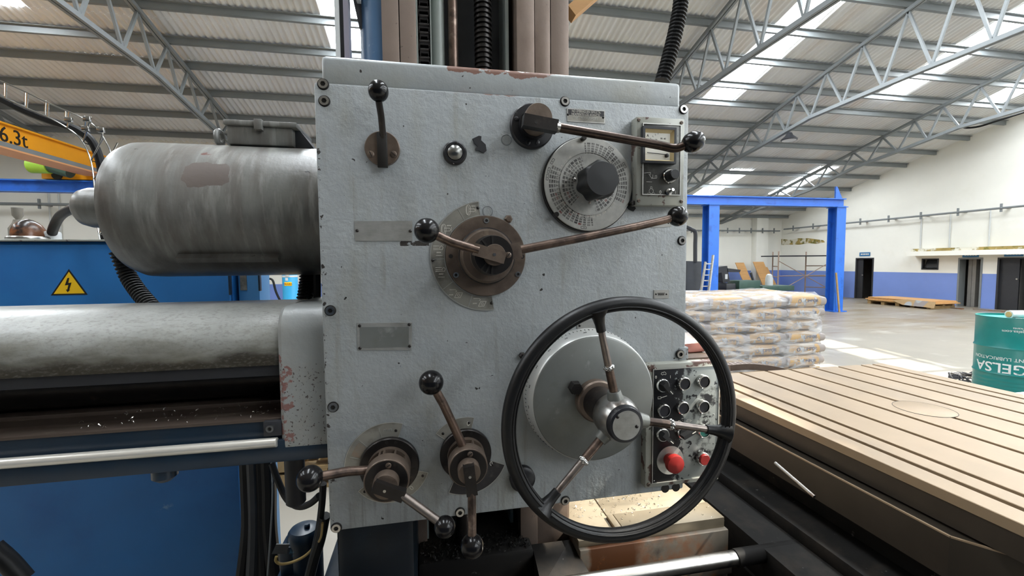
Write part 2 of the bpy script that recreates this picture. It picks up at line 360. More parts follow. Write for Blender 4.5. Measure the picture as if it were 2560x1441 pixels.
# ------------------------------------------------------------------ mesh helpers
class MB:
    def __init__(s): s.v, s.f, s.mi = [], [], []
    def add(s, vs, fs, mi=0):
        o = len(s.v); s.v += [tuple(p) for p in vs]
        s.f += [tuple(i + o for i in q) for q in fs]; s.mi += [mi] * len(fs); return s
    def box(s, x0, x1, y0, y1, z0, z1, mi=0, b=0.0, seg=2):
        if b <= 0:
            v = [(x, y, z) for z in (z0, z1) for y in (y0, y1) for x in (x0, x1)]
            return s.add(v, [(0, 2, 3, 1), (4, 5, 7, 6), (0, 1, 5, 4), (2, 6, 7, 3), (0, 4, 6, 2), (1, 3, 7, 5)], mi)
        bm = bmesh.new(); bmesh.ops.create_cube(bm, size=1)
        for p in bm.verts:
            p.co = Vector(((x0 + x1) / 2 + p.co.x * (x1 - x0), (y0 + y1) / 2 + p.co.y * (y1 - y0), (z0 + z1) / 2 + p.co.z * (z1 - z0)))
        bmesh.ops.bevel(bm, geom=list(bm.edges), offset=b, segments=seg, affect='EDGES', profile=0.5)
        return s.addbm(bm, mi)
    def addbm(s, bm, mi=0):
        bm.verts.index_update()
        s.add([p.co.copy() for p in bm.verts], [[q.index for q in fc.verts] for fc in bm.faces], mi); bm.free(); return s
    def obox(s, p, ax, ay, az, hx, hy, hz, mi=0):
        """oriented box: centre p, unit axes, half sizes"""
        p = Vector(p); v = [p + ax * (hx * i) + ay * (hy * j) + az * (hz * k) for k in (-1, 1) for j in (-1, 1) for i in (-1, 1)]
        return s.add(v, [(0, 2, 3, 1), (4, 5, 7, 6), (0, 1, 5, 4), (2, 6, 7, 3), (0, 4, 6, 2), (1, 3, 7, 5)], mi)
    def bar(s, a, b, w, h, up=Vector((0, 0, 1)), mi=0):
        a, b = Vector(a), Vector(b); d = (b - a); l = d.length; d /= l
        if abs(d.dot(up)) > 0.98: up = Vector((0, 1, 0))
        sd = d.cross(up).normalized(); u = sd.cross(d)
        return s.obox((a + b) / 2, d, sd, u, l / 2, w / 2, h / 2, mi)
    def lathe(s, o, ax, prof, seg=32, mi=0, a0=0.0, a1=2 * PI):
        """revolve (radius, distance along ax) profile"""
        o, ax = Vector(o), Vector(ax).normalized()
        u = ax.orthogonal().normalized()
        if abs(ax.y) > 0.99: u = Vector((1, 0, 0))
        w = ax.cross(u); full = abs(a1 - a0 - 2 * PI) < 1e-6
        n = seg if full else seg + 1; vs, fs = [], []
        for r, t in prof:
            for i in range(n):
                a = a0 + (a1 - a0) * i / seg
                vs.append(o + ax * t + (u * math.cos(a) + w * math.sin(a)) * r)
        for j in range(len(prof) - 1):
            for i in range(seg):
                k = (i + 1) % n
                fs.append((j * n + i, j * n + k, (j + 1) * n + k, (j + 1) * n + i))
        if full:
            if prof[0][0] > 1e-6: fs.append(tuple(range(n - 1, -1, -1)))
            if prof[-1][0] > 1e-6: fs.append(tuple((len(prof) - 1) * n + i for i in range(n)))
        return s.add(vs, fs, mi)
    def cyl(s, a, b, r, r2=None, seg=20, mi=0, bev=0.0):
        a, b = Vector(a), Vector(b); l = (b - a).length; r2 = r if r2 is None else r2
        pr = [(r, 0), (r2, l)] if not bev else [(r - bev, 0), (r, bev), (r2, l - bev), (r2 - bev, l)]
        return s.lathe(a, b - a, pr, seg, mi)
    def sphere(s, c, r, seg=24, rings=14, mi=0, sc_=(1, 1, 1)):
        bm = bmesh.new(); bmesh.ops.create_uvsphere(bm, u_segments=seg, v_segments=rings, radius=r)
        for p in bm.verts: p.co = Vector((p.co.x * sc_[0], p.co.y * sc_[1], p.co.z * sc_[2])) + Vector(c)
        return s.addbm(bm, mi)
    def tube(s, pts, r, seg=10, mi=0, caps=True, closed=False):
        pts = [Vector(p) for p in pts]; n = len(pts); vs, fs = [], []
        rr = r if callable(r) else (lambda i: r)
        t0 = (pts[1] - pts[0]).normalized(); u = t0.orthogonal().normalized()
        for i, p in enumerate(pts):
            if closed: t = (pts[(i + 1) % n] - pts[i - 1]).normalized()
            else: t = (pts[min(i + 1, n - 1)] - pts[max(i - 1, 0)]).normalized()
            u = (u - t * u.dot(t)).normalized(); w = t.cross(u)
            for k in range(seg):
                a = 2 * PI * k / seg; vs.append(p + (u * math.cos(a) + w * math.sin(a)) * rr(i))
        for i in range(n if closed else n - 1):
            for k in range(seg):
                j = (i + 1) % n
                fs.append((i * seg + k, i * seg + (k + 1) % seg, j * seg + (k + 1) % seg, j * seg + k))
        if caps and not closed:
            fs.append(tuple(range(seg - 1, -1, -1))); fs.append(tuple((n - 1) * seg + k for k in range(seg)))
        return s.add(vs, fs, mi)
    def prism(s, poly, d, mi=0):
        """closed outline (3D points) extruded by vector d"""
        poly = [Vector(p) for p in poly]; d = Vector(d); n = len(poly)
        fs = [tuple(range(n - 1, -1, -1)), tuple(range(n, 2 * n))] + [(i, (i + 1) % n, n + (i + 1) % n, n + i) for i in range(n)]
        return s.add(poly + [p + d for p in poly], fs, mi)
    def sector(s, cx, cz, y0, y1, r0, r1, a0, a1, seg=24, mi=0):
        """flat ring sector facing -Y between depths y0 (front) and y1"""
        vs, fs = [], []
        for i in range(seg + 1):
            a = math.radians(a0 + (a1 - a0) * i / seg); c, q = math.cos(a), math.sin(a)
            vs += [(cx + c * r0, y0, cz + q * r0), (cx + c * r1, y0, cz + q * r1), (cx + c * r1, y1, cz + q * r1), (cx + c * r0, y1, cz + q * r0)]
        for i in range(seg):
            o = 4 * i
            for k in range(4): fs.append((o + k, o + (k + 1) % 4, o + 4 + (k + 1) % 4, o + 4 + k))
        fs += [(0, 1, 2, 3), tuple(4 * seg + k for k in (3, 2, 1, 0))]
        return s.add(vs, fs, mi)
    def ribbon(s, pts, w, y, th=0.0006, mi=0):
        """flat line drawn on a plane facing -Y; pts are (x,z)"""
        for (x0, z0), (x1, z1) in zip(pts[:-1], pts[1:]):
            l = math.hypot(x1 - x0, z1 - z0)
            if l < 1e-7: continue
            nx, nz_ = -(z1 - z0) / l * w / 2, (x1 - x0) / l * w / 2
            q = [(x0 + nx, y, z0 + nz_), (x1 + nx, y, z1 + nz_), (x1 - nx, y, z1 - nz_), (x0 - nx, y, z0 - nz_)]
            s.prism(q, (0, -th, 0), mi)
        return s
    def build(s, name, mats, parent=None, ang=35, recalc=True):
        me = bpy.data.meshes.new(name); me.from_pydata(s.v, [], s.f)
        mats = mats if isinstance(mats, (list, tuple)) else [mats]
        for m in mats: me.materials.append(m)
        if len(mats) > 1: me.polygons.foreach_set('material_index', s.mi)
        if recalc:
            bm = bmesh.new(); bm.from_mesh(me); bmesh.ops.recalc_face_normals(bm, faces=bm.faces); bm.to_mesh(me); bm.free()
        me.shade_smooth() if hasattr(me, 'shade_smooth') else None
        me.set_sharp_from_angle(angle=math.radians(ang))
        o = bpy.data.objects.new(name, me); col.objects.link(o)
        if parent is not None: adopt(o, parent)
        return o

def adopt(o, parent):
    o.parent = parent
    o.matrix_parent_inverse = Matrix.Translation(parent.get('_w', None) and -Vector(parent['_w']) or Vector((0, 0, 0)))

def tag(o, label=None, cat=None, group=None, kind=None):
    if label: o['label'] = label
    if cat: o['category'] = cat
    if group: o['group'] = group
    if kind: o['kind'] = kind
    return o

def thing(name, label, cat, loc=(0, 0, 0), group=None, kind=None):
    """an Empty at the thing's base; parts are modelled in place and adopted"""
    e = bpy.data.objects.new(name, None); e.empty_display_size = 0.1
    e.location = loc; e['_w'] = tuple(loc); col.objects.link(e)
    return tag(e, label, cat, group, kind)

def node(name, parent, label=None):
    """a part that itself only gathers sub-parts"""
    e = bpy.data.objects.new(name, None); e.empty_display_size = 0.05; col.objects.link(e)
    adopt(e, parent)
    if label: e['label'] = label
    return e

def smooth(pts, n=6):
    pts = [Vector(p) for p in pts]; out = []
    for i in range(len(pts) - 1):
        p0, p1, p2, p3 = pts[max(i - 1, 0)], pts[i], pts[i + 1], pts[min(i + 2, len(pts) - 1)]
        for k in range(n):
            t = k / n
            out.append(0.5 * ((2 * p1) + (p2 - p0) * t + (2 * p0 - 5 * p1 + 4 * p2 - p3) * t * t + (3 * p1 - p0 - 3 * p2 + p3) * t ** 3))
    return out + [pts[-1]]

def even(pts, step):
    out = [pts[0].copy()]; acc = 0
    for a, b in zip(pts[:-1], pts[1:]):
        l = (b - a).length
        if l < 1e-9: continue
        t = step - acc
        while t <= l: out.append(a.lerp(b, t / l)); t += step
        acc = (acc + l) % step
    return out

def ribbed(pts, r, pitch, depth=0.18, seg=14):
    p = even(smooth(pts, 10), pitch / 4)
    k = [1.0, 1.0, 1 - depth, 1 - depth]
    return MB().tube(p, lambda i: r * k[i % 4], seg)

def text_mb(s, size, org, ux, uz, depth=0.0008, align='CENTER', squeeze=1.0, mb=None, mi=0, wrap=None, bold=0.0):
    """lettering as thin geometry; ux = reading direction, uz = up of the letters"""
    cu = bpy.data.curves.new('t', 'FONT'); cu.body = s; cu.size = size; cu.align_x = align; cu.align_y = 'CENTER'
    cu.extrude = depth; cu.resolution_u = 3; cu.offset = bold * size
    ob = bpy.data.objects.new('t', cu); col.objects.link(ob)
    dg = bpy.context.evaluated_depsgraph_get()
    me = bpy.data.meshes.new_from_object(ob.evaluated_get(dg))
    org, ux, uz = Vector(org), Vector(ux).normalized(), Vector(uz).normalized(); un = ux.cross(uz)
    mb = mb or MB()
    vs = []
    for v in me.vertices:
        x, y, z = v.co.x * squeeze, v.co.y, v.co.z
        vs.append(wrap(x, y, z) if wrap else org + ux * x + uz * y + un * z)
    mb.add(vs, [tuple(p.vertices) for p in me.polygons], mi)
    bpy.data.objects.remove(ob); bpy.data.curves.remove(cu); bpy.data.meshes.remove(me)
    return mb
XV, YV, ZV = Vector((1, 0, 0)), Vector((0, 1, 0)), Vector((0, 0, 1))
# ================================================================== THE HALL
XR, YB, YL, XLFT, YFRONT = 18.0, 19.0, 13.75, -20.0, -24.0
RZ0, RS, RIDGE = 8.67, 0.2525, -2.0
XSTEP = 9.0
def roof_z(y):
    return RZ0 - RS * y if y >= RIDGE else RZ0 - RS * RIDGE - RS * (RIDGE - y)

b = MB(); b.box(XLFT, XR + 6, YFRONT, YB + 0.3, -0.2, 0.0)
floor = tag(b.build('floor', m_floor), 'polished grey concrete hall floor with brown tyre streaks', kind='structure')

# ---- roof: corrugated sheets between the strips of translucent roof light
PURL = [5.3, 6.2, 7.1, 8.0, 8.87, 9.7, 10.4, 11.3, 12.25, 13.2, 14.2, 15.35, 16.5, 17.6, 18.6]
STRIPS = [(-13.4, -12.5, RIDGE + 0.4, 9.9), (-7.9, -7.05, RIDGE + 0.4, 9.3), (-1.9, -1.0, RIDGE + 0.4, 10.4), (2.6, 3.4, RIDGE + 0.4, 5.8), (7.3, 8.15, RIDGE + 0.4, 10.4),  # leftmost strip is unseen, added to brighten the left end wall
          (12.2, 13.0, RIDGE + 0.4, 9.9), (15.75, 16.5, RIDGE + 0.4, 9.75), (13.9, 14.75, 0.4, 6.2), (11.15, 12.0, 14.15, 16.6), (14.6, 15.4, 13.7, 16.2)]  # short strip between the long ones is unseen, added for a floor sun patch
BACKSTRIPS = [(7.3, 8.15), (12.2, 13.0), (15.75, 16.5)]
STRIPS += [(a, c, -13.0, RIDGE - 0.4) for a, c in BACKSTRIPS]
PITCH, AMP = 0.128, 0.021
def wave(x): return AMP * math.cos(2 * PI * x / PITCH)
def sheet_mb(x0, x1, y0, y1, lift=0.0, seg=6):
    n = max(2, int(round((x1 - x0) / PITCH * seg))); vs, fs = [], []
    for i in range(n + 1):
        x = x0 + (x1 - x0) * i / n
        for y in (y0, y1): vs.append((x, y, roof_z(y) + wave(x) + lift))
    for i in range(n): fs.append((2 * i, 2 * i + 1, 2 * i + 3, 2 * i + 2))
    return MB().add(vs, fs)
ceiling = thing('ceiling', 'grey corrugated pitched hall roof on steel trusses', None, (0, 0, 8.0), kind='structure')
ys = sorted(set([YFRONT, -13.0, RIDGE - 0.4, RIDGE, RIDGE + 0.4, YB] + [q for s in STRIPS for q in s[2:]]))
for y0, y1 in zip(ys[:-1], ys[1:]):
    cuts = sorted((s[0], s[1]) for s in STRIPS if s[2] <= y0 + 1e-6 and s[3] >= y1 - 1e-6)
    x = XLFT
    for a, c in cuts + [(XR + 0.2, None)]:
        if a - x > 0.05: sheet_mb(x, a, y0, y1).build('roof_sheet', m_roof, ceiling, ang=60, recalc=False)
        x = c if c else x
for a, c, y0, y1 in STRIPS:
    sheet_mb(a, c, y0, y1, -0.004).build('skylight', m_skylight, ceiling, ang=60, recalc=False)

def zbar(x0, x1, y, z, name, parent):
    q = MB()                                   # Z purlin: web and two flanges
    q.box(x0, x1, y - 0.004, y + 0.004, z - 0.13, z)
    q.box(x0, x1, y - 0.06, y, z - 0.008, z); q.box(x0, x1, y, y + 0.06, z - 0.13, z - 0.122)
    q.box(x0, x1, y + 0.052, y + 0.06, z - 0.122, z - 0.105)
    return q.build(name, m_galv, parent)
for y in PURL + [-4.0, -6.0, -8.0, -10.0, 0.0, 2.0, 3.6, 4.4]:
    zbar(XLFT if y < YL else XSTEP, XR, y, roof_z(y) - 0.035, 'purlin', ceiling)

CHORD = [(-2.0, 5.45), (7.0, 5.36), (9.3, 5.28), (10.8, 5.03), (12.2, 4.83), (13.9, 4.36), (19.0, 3.55)]
def chord_z(y):
    for (a, p), (c, q) in zip(CHORD[:-1], CHORD[1:]):
        if y <= c: return p + (q - p) * (y - a) / (c - a)
    return CHORD[-1][1]
def truss(x, yend):
    t = node('roof_truss', ceiling)
    q = MB()
    for dx in (-0.035, 0.035): q.bar((x + dx, -2, roof_z(-2) - 0.22), (x + dx, yend, roof_z(yend) - 0.22), 0.05, 0.07)
    q.build('top_chord', m_galv, t)
    q = MB(); pts = [p for p in CHORD if p[0] < yend] + [(yend, chord_z(yend))]
    for (a, p), (c, r) in zip(pts[:-1], pts[1:]):
        for dx in (-0.035, 0.035): q.bar((x + dx, a, p), (x + dx, c, r), 0.05, 0.08)
    q.build('bottom_chord', m_galv, t)
    ps = [y for y in [-1.5, 0, 2.0, 3.6, 4.4] + PURL if y < yend]
    for y0, y1 in zip(ps[:-1], ps[1:]):
        ym = (y0 + y1) / 2
        if roof_z(ym) - 0.3 - chord_z(ym) < 0.12: continue
        for ya in (y0, y1):
            MB().bar((x, ya, roof_z(ya) - 0.24), (x, ym, chord_z(ym)), 0.045, 0.045).build('brace', m_galv, t)
for x in (-10.0, -5.05): truss(x, YL)
for x in (0.6, 5.75, 9.55, 14.4): truss(x, YB)

# ---- walls
def wall_x(name, x, th, y0, y1, z0, z1, opens, mat):
    """wall in a plane X=x, thickness th behind it, with openings (ya,yb,za,zb)"""
    q = MB(); Y_ = sorted({y0, y1} | {o[0] for o in opens} | {o[1] for o in opens}); Z_ = sorted({z0, z1} | {o[2] for o in opens} | {o[3] for o in opens})
    for a, c in zip(Y_[:-1], Y_[1:]):
        for e, g in zip(Z_[:-1], Z_[1:]):
            ym, zm = (a + c) / 2, (e + g) / 2
            if any(o[0] < ym < o[1] and o[2] < zm < o[3] for o in opens): continue
            q.box(x, x + th, a, c, e, g)
    return q
def dopen(xa, xb, yt):
    p, q = at(xb, 700, X=XR), at(xa, 700, X=XR); zt = at((xa + xb) / 2, yt, X=XR).z
    return (p.y, q.y, 0.0, zt)
D1, D2, D3 = dopen(2138, 2183, 645), dopen(2394, 2455, 645), dopen(2492, 2572, 644)
wp, wq = at(2305, 647, X=XR), at(2346, 675, X=XR)
W1 = (wq.y, wp.y, wq.z, wp.z)
DADO = at(2300, 682, X=XR).z
opens = [D1, D2, D3, W1]
tag(wall_x('wall_right', XR, 0.25, YFRONT, YB + 0.3, DADO, 11.0, [(a, c, max(DADO, e), g) for a, c, e, g in opens], m_wall).build('wall_right', m_wall), 'white upper part of the side wall with doors', kind='structure')
tag(wall_x('wall_right_dado', XR - 0.004, 0.254, YFRONT, YB + 0.3, 0, DADO, [(a, c, e, DADO) for a, c, e, g in opens if e < DADO], m_dado).build('wall_right_dado', m_dado), 'violet blue painted lower part of the side wall', kind='structure')
tag(MB().box(XSTEP, XR, YB, YB + 0.25, DADO, 8).build('wall_back', m_wall), 'white far end wall behind the band saw', kind='structure')
tag(MB().box(XSTEP, XR, YB - 0.004, YB + 0.25, 0, DADO).build('wall_back_dado', m_dado), 'violet blue lower band of the far end wall', kind='structure')
LDADO = at(688, 711, Y=YL).z
tag(MB().box(XLFT, XSTEP, YL, YL + 0.25, LDADO, 8).build('wall_left_back', m_wall), 'white end wall behind the yellow crane', kind='structure')
tag(MB().box(XLFT, XSTEP, YL - 0.004, YL + 0.25, 0, LDADO).build('wall_left_back_dado', m_dado), 'violet blue band behind the gas cylinders', kind='structure')
tag(MB().box(XSTEP - 0.25, XSTEP, YL + 0.25, YB, 0, 8).build('wall_step', m_wall), 'white return wall hidden behind the headstock', kind='structure')
tag(MB().box(XLFT - 0.25, XLFT, YFRONT, YL + 0.3, 0, 11).build('wall_left', m_dim), 'grey plaster side wall beyond the crane', kind='structure')
tag(MB().box(XLFT, XR, YFRONT - 0.25, YFRONT, 0, 11).build('wall_front', m_dim), 'grey plaster end wall of the hall', kind='structure')
tag(MB().box(-4.0, 2.2, -1.8, -1.6, 0, 2.1).build('wall_added_shade', m_mblue), 'added dark blue light blocker behind the operator place', kind='structure')  # unseen, added to keep bounce light off the lower panel
# rooms behind the doors
for i, (a, c, e, g) in enumerate((D1, D2, D3, W1)):
    q = MB(); y0, y1, x1 = a - 0.7, c + 0.7, XR + (2.4 if i != 3 else 1.2); z1 = 2.7
    q.box(x1, x1 + 0.1, y0, y1, 0, z1); q.box(XR + 0.26, x1, y0 - 0.1, y0, 0, z1); q.box(XR + 0.26, x1, y1, y1 + 0.1, 0, z1); q.box(XR + 0.26, x1 + 0.1, y0 - 0.1, y1 + 0.1, z1, z1 + 0.1)
    tag(q.build('wall_room', m_dim), 'bare plaster room beyond the open doorway', kind='structure')
def doorframe(n, o, leaf):
    a, c, e, g = o; t = thing('door_%d' % n, 'doorway in the violet and white wall', None, (XR, (a + c) / 2, 0), kind='structure')
    q = MB(); q.box(XR - 0.02, XR + 0.26, a, a + 0.05, 0, g); q.box(XR - 0.02, XR + 0.26, c - 0.05, c, 0, g); q.box(XR - 0.02, XR + 0.26, a + 0.05, c - 0.05, g - 0.05, g)
    q.build('door_frame', m_charcoal if leaf else m_galv, t)
    if leaf:
        w = (c - a) * leaf
        MB().box(XR + 0.05, XR + 0.09, c - 0.05 - w, c - 0.05, 0.01, g - 0.05).build('door_leaf', m_charcoal, t)
        MB().cyl((XR + 0.02, c - 0.1 - w * 0.8, 1.0), (XR + 0.05, c - 0.1 - w * 0.8, 1.0), 0.025).build('door_handle', m_steel, t)
doorframe(1, D1, 0.3); doorframe(2, D2, 0); doorframe(3, D3, 0.6)
t = thing('window_1', 'small dark tilted window high in the side wall', None, (XR, W1[0], W1[2]), kind='structure')
a, c, e, g = W1
q = MB(); q.box(XR - 0.015, XR + 0.1, a, a + 0.04, e, g); q.box(XR - 0.015, XR + 0.1, c - 0.04, c, e, g); q.box(XR - 0.015, XR + 0.1, a + 0.04, c - 0.04, e, e + 0.04); q.box(XR - 0.015, XR + 0.1, a + 0.04, c - 0.04, g - 0.04, g)
q.build('window_frame', m_charcoal, t)
MB().obox((XR + 0.12, (a + c) / 2, (e + g) / 2), YV, Vector((0.9, 0, -0.4)).normalized(), Vector((0.4, 0, 0.9)).normalized(), (c - a) / 2 - 0.05, 0.008, (g - e) / 2 - 0.05).build('pane', m_charcoal, t)

# plaques over the doors
for i, (o, txt) in enumerate(((D1, 'WC'), (D2, 'VESTIARIO'), (D3, 'VESTIARIO'))):
    y = (o[0] + o[1]) / 2; z = at((2163, 2423, 2527)[i], (636, 638, 635.5)[i], X=XR).z
    s = tag(MB().box(XR - 0.02, XR - 0.006, y - 0.22, y + 0.22, z - 0.08, z + 0.08).build('door_sign', m_bluesign),
            ('small blue sign above the doorway next to the blue post', 'small blue sign above the middle doorway', 'small blue sign above the doorway nearest the drum')[i], 'sign', 'blue signs above the doorways')
    q = MB()
    for k in range(5): q.box(XR - 0.024, XR - 0.02, y - 0.17 + k * 0.07, y - 0.12 + k * 0.07, z - 0.025, z + 0.03)
    q.build('lettering', m_white, s)

# concrete canopy over the doors
c0, c1 = at(2262, 622, X=XR - 0.5), at(2600, 604, X=XR - 0.5)
t = thing('trim_1', 'cream concrete canopy ledge over the doorways', None, (XR, c0.y, c0.z), kind='structure')
MB().box(XR - 0.5, XR, c0.y - 7, c0.y, c0.z - 0.28, c0.z - 0.12).build('canopy_slab', m_wall, t)
MB().box(XR - 0.42, XR, c0.y - 7, c0.y - 0.15, c0.z - 0.12, c0.z - 0.02).build('canopy_upstand', m_stain, t)
# rendered stain of damp on the wall
sa, sb = at(1955, 612, X=XR - 0.012), at(2060, 595, X=XR - 0.012)
q = MB()
pts = [at(x, y, X=XR - 0.012) for x, y in ((1952, 613), (1952, 598), (1975, 600), (1996, 596), (2020, 596), (2058, 601), (2062, 606), (2040, 610), (2020, 608), (2000, 612), (1972, 612))]
tag(q.prism(pts, (0.01, 0, 0)).build('trim_2', m_stain), 'ochre damp stain on the white wall above the scaffold', kind='structure')
# pillar in the far wall and low room block
p = at(1895, 545, Y=YB - 0.15)
tag(MB().box(p.x - 0.22, p.x + 0.45, YB - 0.35, YB, 0, p.z + 0.2, b=0.01).build('wall_pillar', m_wall), 'white pillar carrying the far truss end', kind='structure')

# ---- conduits along the walls with their brackets
def conduit(label, p0, p1, n, off, rad=0.035):
    t = thing('wall_conduit', label, 'conduit', p0)
    MB().cyl(p0, p1, rad, seg=8).build('pipe', m_galv, t)
    for k in range(n):
        p = Vector(p0).lerp(Vector(p1), (k + 0.5) / n)
        MB().bar(p - off * 0.2, p + off, 0.09, 0.03).build('bracket', m_galv, t)
        MB().bar(p - ZV * 0.12, p + ZV * 0.14, 0.04, 0.05).build('bracket_plate', m_galv, t)
cz = at(2100, 560, X=XR - 0.35).z
conduit('long grey conduit on brackets along the white side wall', (XR - 0.35, 3.0, cz + 0.0), (XR - 0.35, YB - 0.5, cz), 14, Vector((0.35, 0, 0)))
cz2 = at(1800, 577, Y=YB - 0.4).z
conduit('grey conduit on brackets across the far end wall', (XSTEP + 2.5, YB - 0.4, cz2), (XR - 0.5, YB - 0.4, cz2), 9, Vector((0, 0.4, 0)))
cz3 = at(100, 511, Y=YL - 0.35).z
conduit('dark conduit on brackets across the wall above the blue cabinet', (-13.5, YL - 0.35, cz3), (-5.5, YL - 0.35, cz3), 6, Vector((0, 0.35, 0)), 0.04)
for x, xp in ((-9.1, 122), (-8.7, 147)):
    x = at(xp, 500, Y=YL - 0.03).x
    tag(MB().cyl((x, YL - 0.03, 0), (x, YL - 0.03, 4.9), 0.018, seg=8).build('wall_pipe', m_grey),
        'thin white vertical pipe on the far wall, %s of the two' % ('left' if xp == 122 else 'right'), 'pipe', 'thin wall pipes')
for xp in (2302, 2374, 2473):
    p = at(xp, 590, X=XR - 0.02)
    tag(MB().cyl((XR - 0.02, p.y, c0.z), (XR - 0.02, p.y, cz), 0.02, seg=8).build('wall_pipe', m_grey),
        'thin vertical pipe above the canopy, %s of three' % {2302: 'the one nearest the blue post', 2374: 'middle one', 2473: 'the one nearest the drum'}[xp], 'pipe', 'pipes above the canopy')

# ---- blue crane runway: posts and beam
RY, RZT = 11.3, None
def ibeam_x(x0, x1, y, z0, z1, w=0.22):
    q = MB(); q.box(x0, x1, y - 0.02, y + 0.02, z0, z1); q.box(x0, x1, y - w / 2, y + w / 2, z1 - 0.03, z1); q.box(x0, x1, y - w / 2, y + w / 2, z0, z0 + 0.03); return q
zt, zb = at(1900, 493, Y=RY).z, at(1900, 515, Y=RY).z
xl, xr = at(1776, 600, Y=RY).x, at(2090, 600, Y=RY).x
t = thing('crane_runway', 'bright blue steel crane runway beam on I-section posts', 'gantry', (xl, RY, 0))
ibeam_x(-19.5, xr + 0.22, RY, zb, zt).build('runway_beam', m_runway, t)
for x in (-16.0, xl, xr):
    q = MB(); q.box(x - 0.17, x + 0.17, RY - 0.16, RY - 0.135, 0, zb); q.box(x - 0.17, x + 0.17, RY + 0.135, RY + 0.16, 0, zb); q.box(x - 0.012, x + 0.012, RY - 0.135, RY + 0.135, 0, zb)
    q.box(x - 0.24, x + 0.24, RY - 0.24, RY + 0.24, 0, 0.03); q.box(x - 0.2, x + 0.2, RY - 0.2, RY + 0.2, zb - 0.02, zb)
    q.build('post', m_runway, t)
q = MB(); q.prism([(xr - 0.1, RY - 0.03, zt), (xr + 0.16, RY - 0.03, zt), (xr - 0.05, RY - 0.03, zt + 0.38), (xr - 0.1, RY - 0.03, zt + 0.38)], (0, 0.05, 0)); q.build('end_stop', m_runway, t)

# ---- yellow bridge crane
gx = at(247, 400, Y=RY - 0.3).x
g_t, g_b = at(0, 305, X=gx).z, at(0, 367, X=gx).z
t = thing('bridge_crane', 'yellow overhead crane girder marked 6.3t', 'crane', (gx, RY, zt))
q = MB(); q.box(gx - 0.32, gx, -6, RY - 0.14, g_b, g_t - 0.03); q.box(gx - 0.38, gx + 0.06, -6, RY - 0.14, g_t - 0.03, g_t)
q.build('girder', m_crane, t)
MB().box(gx - 0.38, gx + 0.08, -6, RY - 0.14, g_b - 0.03, g_b).build('bottom_flange', m_craneu, t)
MB().box(gx + 0.001, gx + 0.05, -6, RY - 0.4, g_b + 0.0, g_b + 0.09).build('cable_duct', m_galv, t)
e0 = at(116, 440, Y=RY).x
MB().box(e0, gx + 0.5, RY - 0.12, RY + 0.12, zt + 0.02, zt + 0.32).build('end_carriage', m_crane, t)
for x in (e0 + 0.3, gx + 0.2): MB().cyl((x, RY - 0.15, zt + 0.1), (x, RY + 0.15, zt + 0.1), 0.1, seg=20).build('travel_wheel', m_charcoal, t)
hb = at(108, 415, Y=RY - 0.35)
q = MB(); q.cyl(hb - XV * 0.22, hb + XV * 0.12, 0.16, seg=18); q.build('travel_motor', m_lime, t)
MB().cyl(hb + XV * 0.12, hb + XV * 0.5 - ZV * 0.12, 0.13, seg=14).build('gearbox', m_sawgreen, t)
p = at(35, 345, X=gx + 0.008)
text_mb('6.3t', (at(35, 328, X=gx).z - at(35, 363, X=gx).z) * 1.5, (gx + 0.004, p.y, p.z), (0, 1, 0), (0, 0, 1), 0.004, squeeze=0.9).build('capacity_lettering', m_black, t)

# ---- pendant lamp and slack cable under the right trusses
lp = at(1973, 340, X=9.55)
t = thing('high_bay_lamp', 'dark round high bay lamp hanging from the truss', 'lamp', lp)
MB().lathe(lp - ZV * 0.12, (0, 0, 1), [(0.0, 0.0), (0.19, 0.0), (0.2, 0.03), (0.1, 0.12), (0.06, 0.2), (0.0, 0.2)], 24).build('lamp_body', m_charcoal, t)
MB().cyl(lp + ZV * 0.05, (lp.x, lp.y, chord_z(lp.y)), 0.012, seg=6).build('hanger', m_galv, t)
MB().lathe(lp - ZV * 0.124, (0, 0, 1), [(0.0, 0.0), (0.17, 0.0), (0.17, 0.006), (0.0, 0.006)], 24).build('lens', m_grey, t)
pts = [at(x, y, X=16.5) for x, y in ((2350, 258), (2372, 290), (2400, 316), (2440, 318), (2500, 300), (2600, 268))]
tag(MB().tube(smooth(pts, 6), 0.03, 8).build('slack_cable', m_hose), 'slack dark cable hanging from the truss against the white gable', 'cable')
# ================================================================== THE BORING MACHINE
PY = 0.95                                        # front plane of the headstock panel
FY = Vector((0, -1, 0))                          # towards the operator
PX0, PX1, PZ0, PZ1 = -0.231, 0.628, 1.063, 2.028

# ---- column behind the headstock
CYF = 1.40
cx_ = lambda px: at(px, 100, Y=CYF).x
col_t = thing('machine_column', 'tall machine column with brown slideways, chain and leadscrew', 'column', (0.13, 1.75, 0))
def vstrip(name, x0, x1, y0, y1, mat, z0=0.0, z1=3.5, b=0.0):
    return MB().box(x0, x1, y0, y1, z0, z1, b=b).build(name, mat, col_t)
vstrip('column_casting', cx_(960), cx_(1415), CYF + 0.16, 2.15, m_colgap)
MB().lathe((cx_(955) + 0.0, CYF + 0.075, 0), (0, 0, 1), [(0.073, 0.0), (0.073, 3.5)], 28).build('column_side', m_colblue, col_t)
vstrip('column_flank', cx_(955) - 0.072, cx_(962), CYF + 0.075, 2.15, m_colblue)
vstrip('slideway', cx_(956), cx_(998.5), CYF - 0.012, CYF + 0.17, m_colbrown, b=0.002)
vstrip('slideway', cx_(1000.5), cx_(1041), CYF - 0.012, CYF + 0.17, m_colbrown, b=0.002)
vstrip('chain_guide', cx_(1041), cx_(1045), CYF, CYF + 0.17, m_colgrey)
vstrip('chain_guide', cx_(1076), cx_(1079), CYF, CYF + 0.17, m_colgrey)
MB().lathe(((cx_(1080) + cx_(1111)) / 2, CYF + 0.07, 0), (0, 0, 1), [(0.024, 0), (0.024, 3.5)], 24).build('grey_pipe', m_colgrey, col_t)
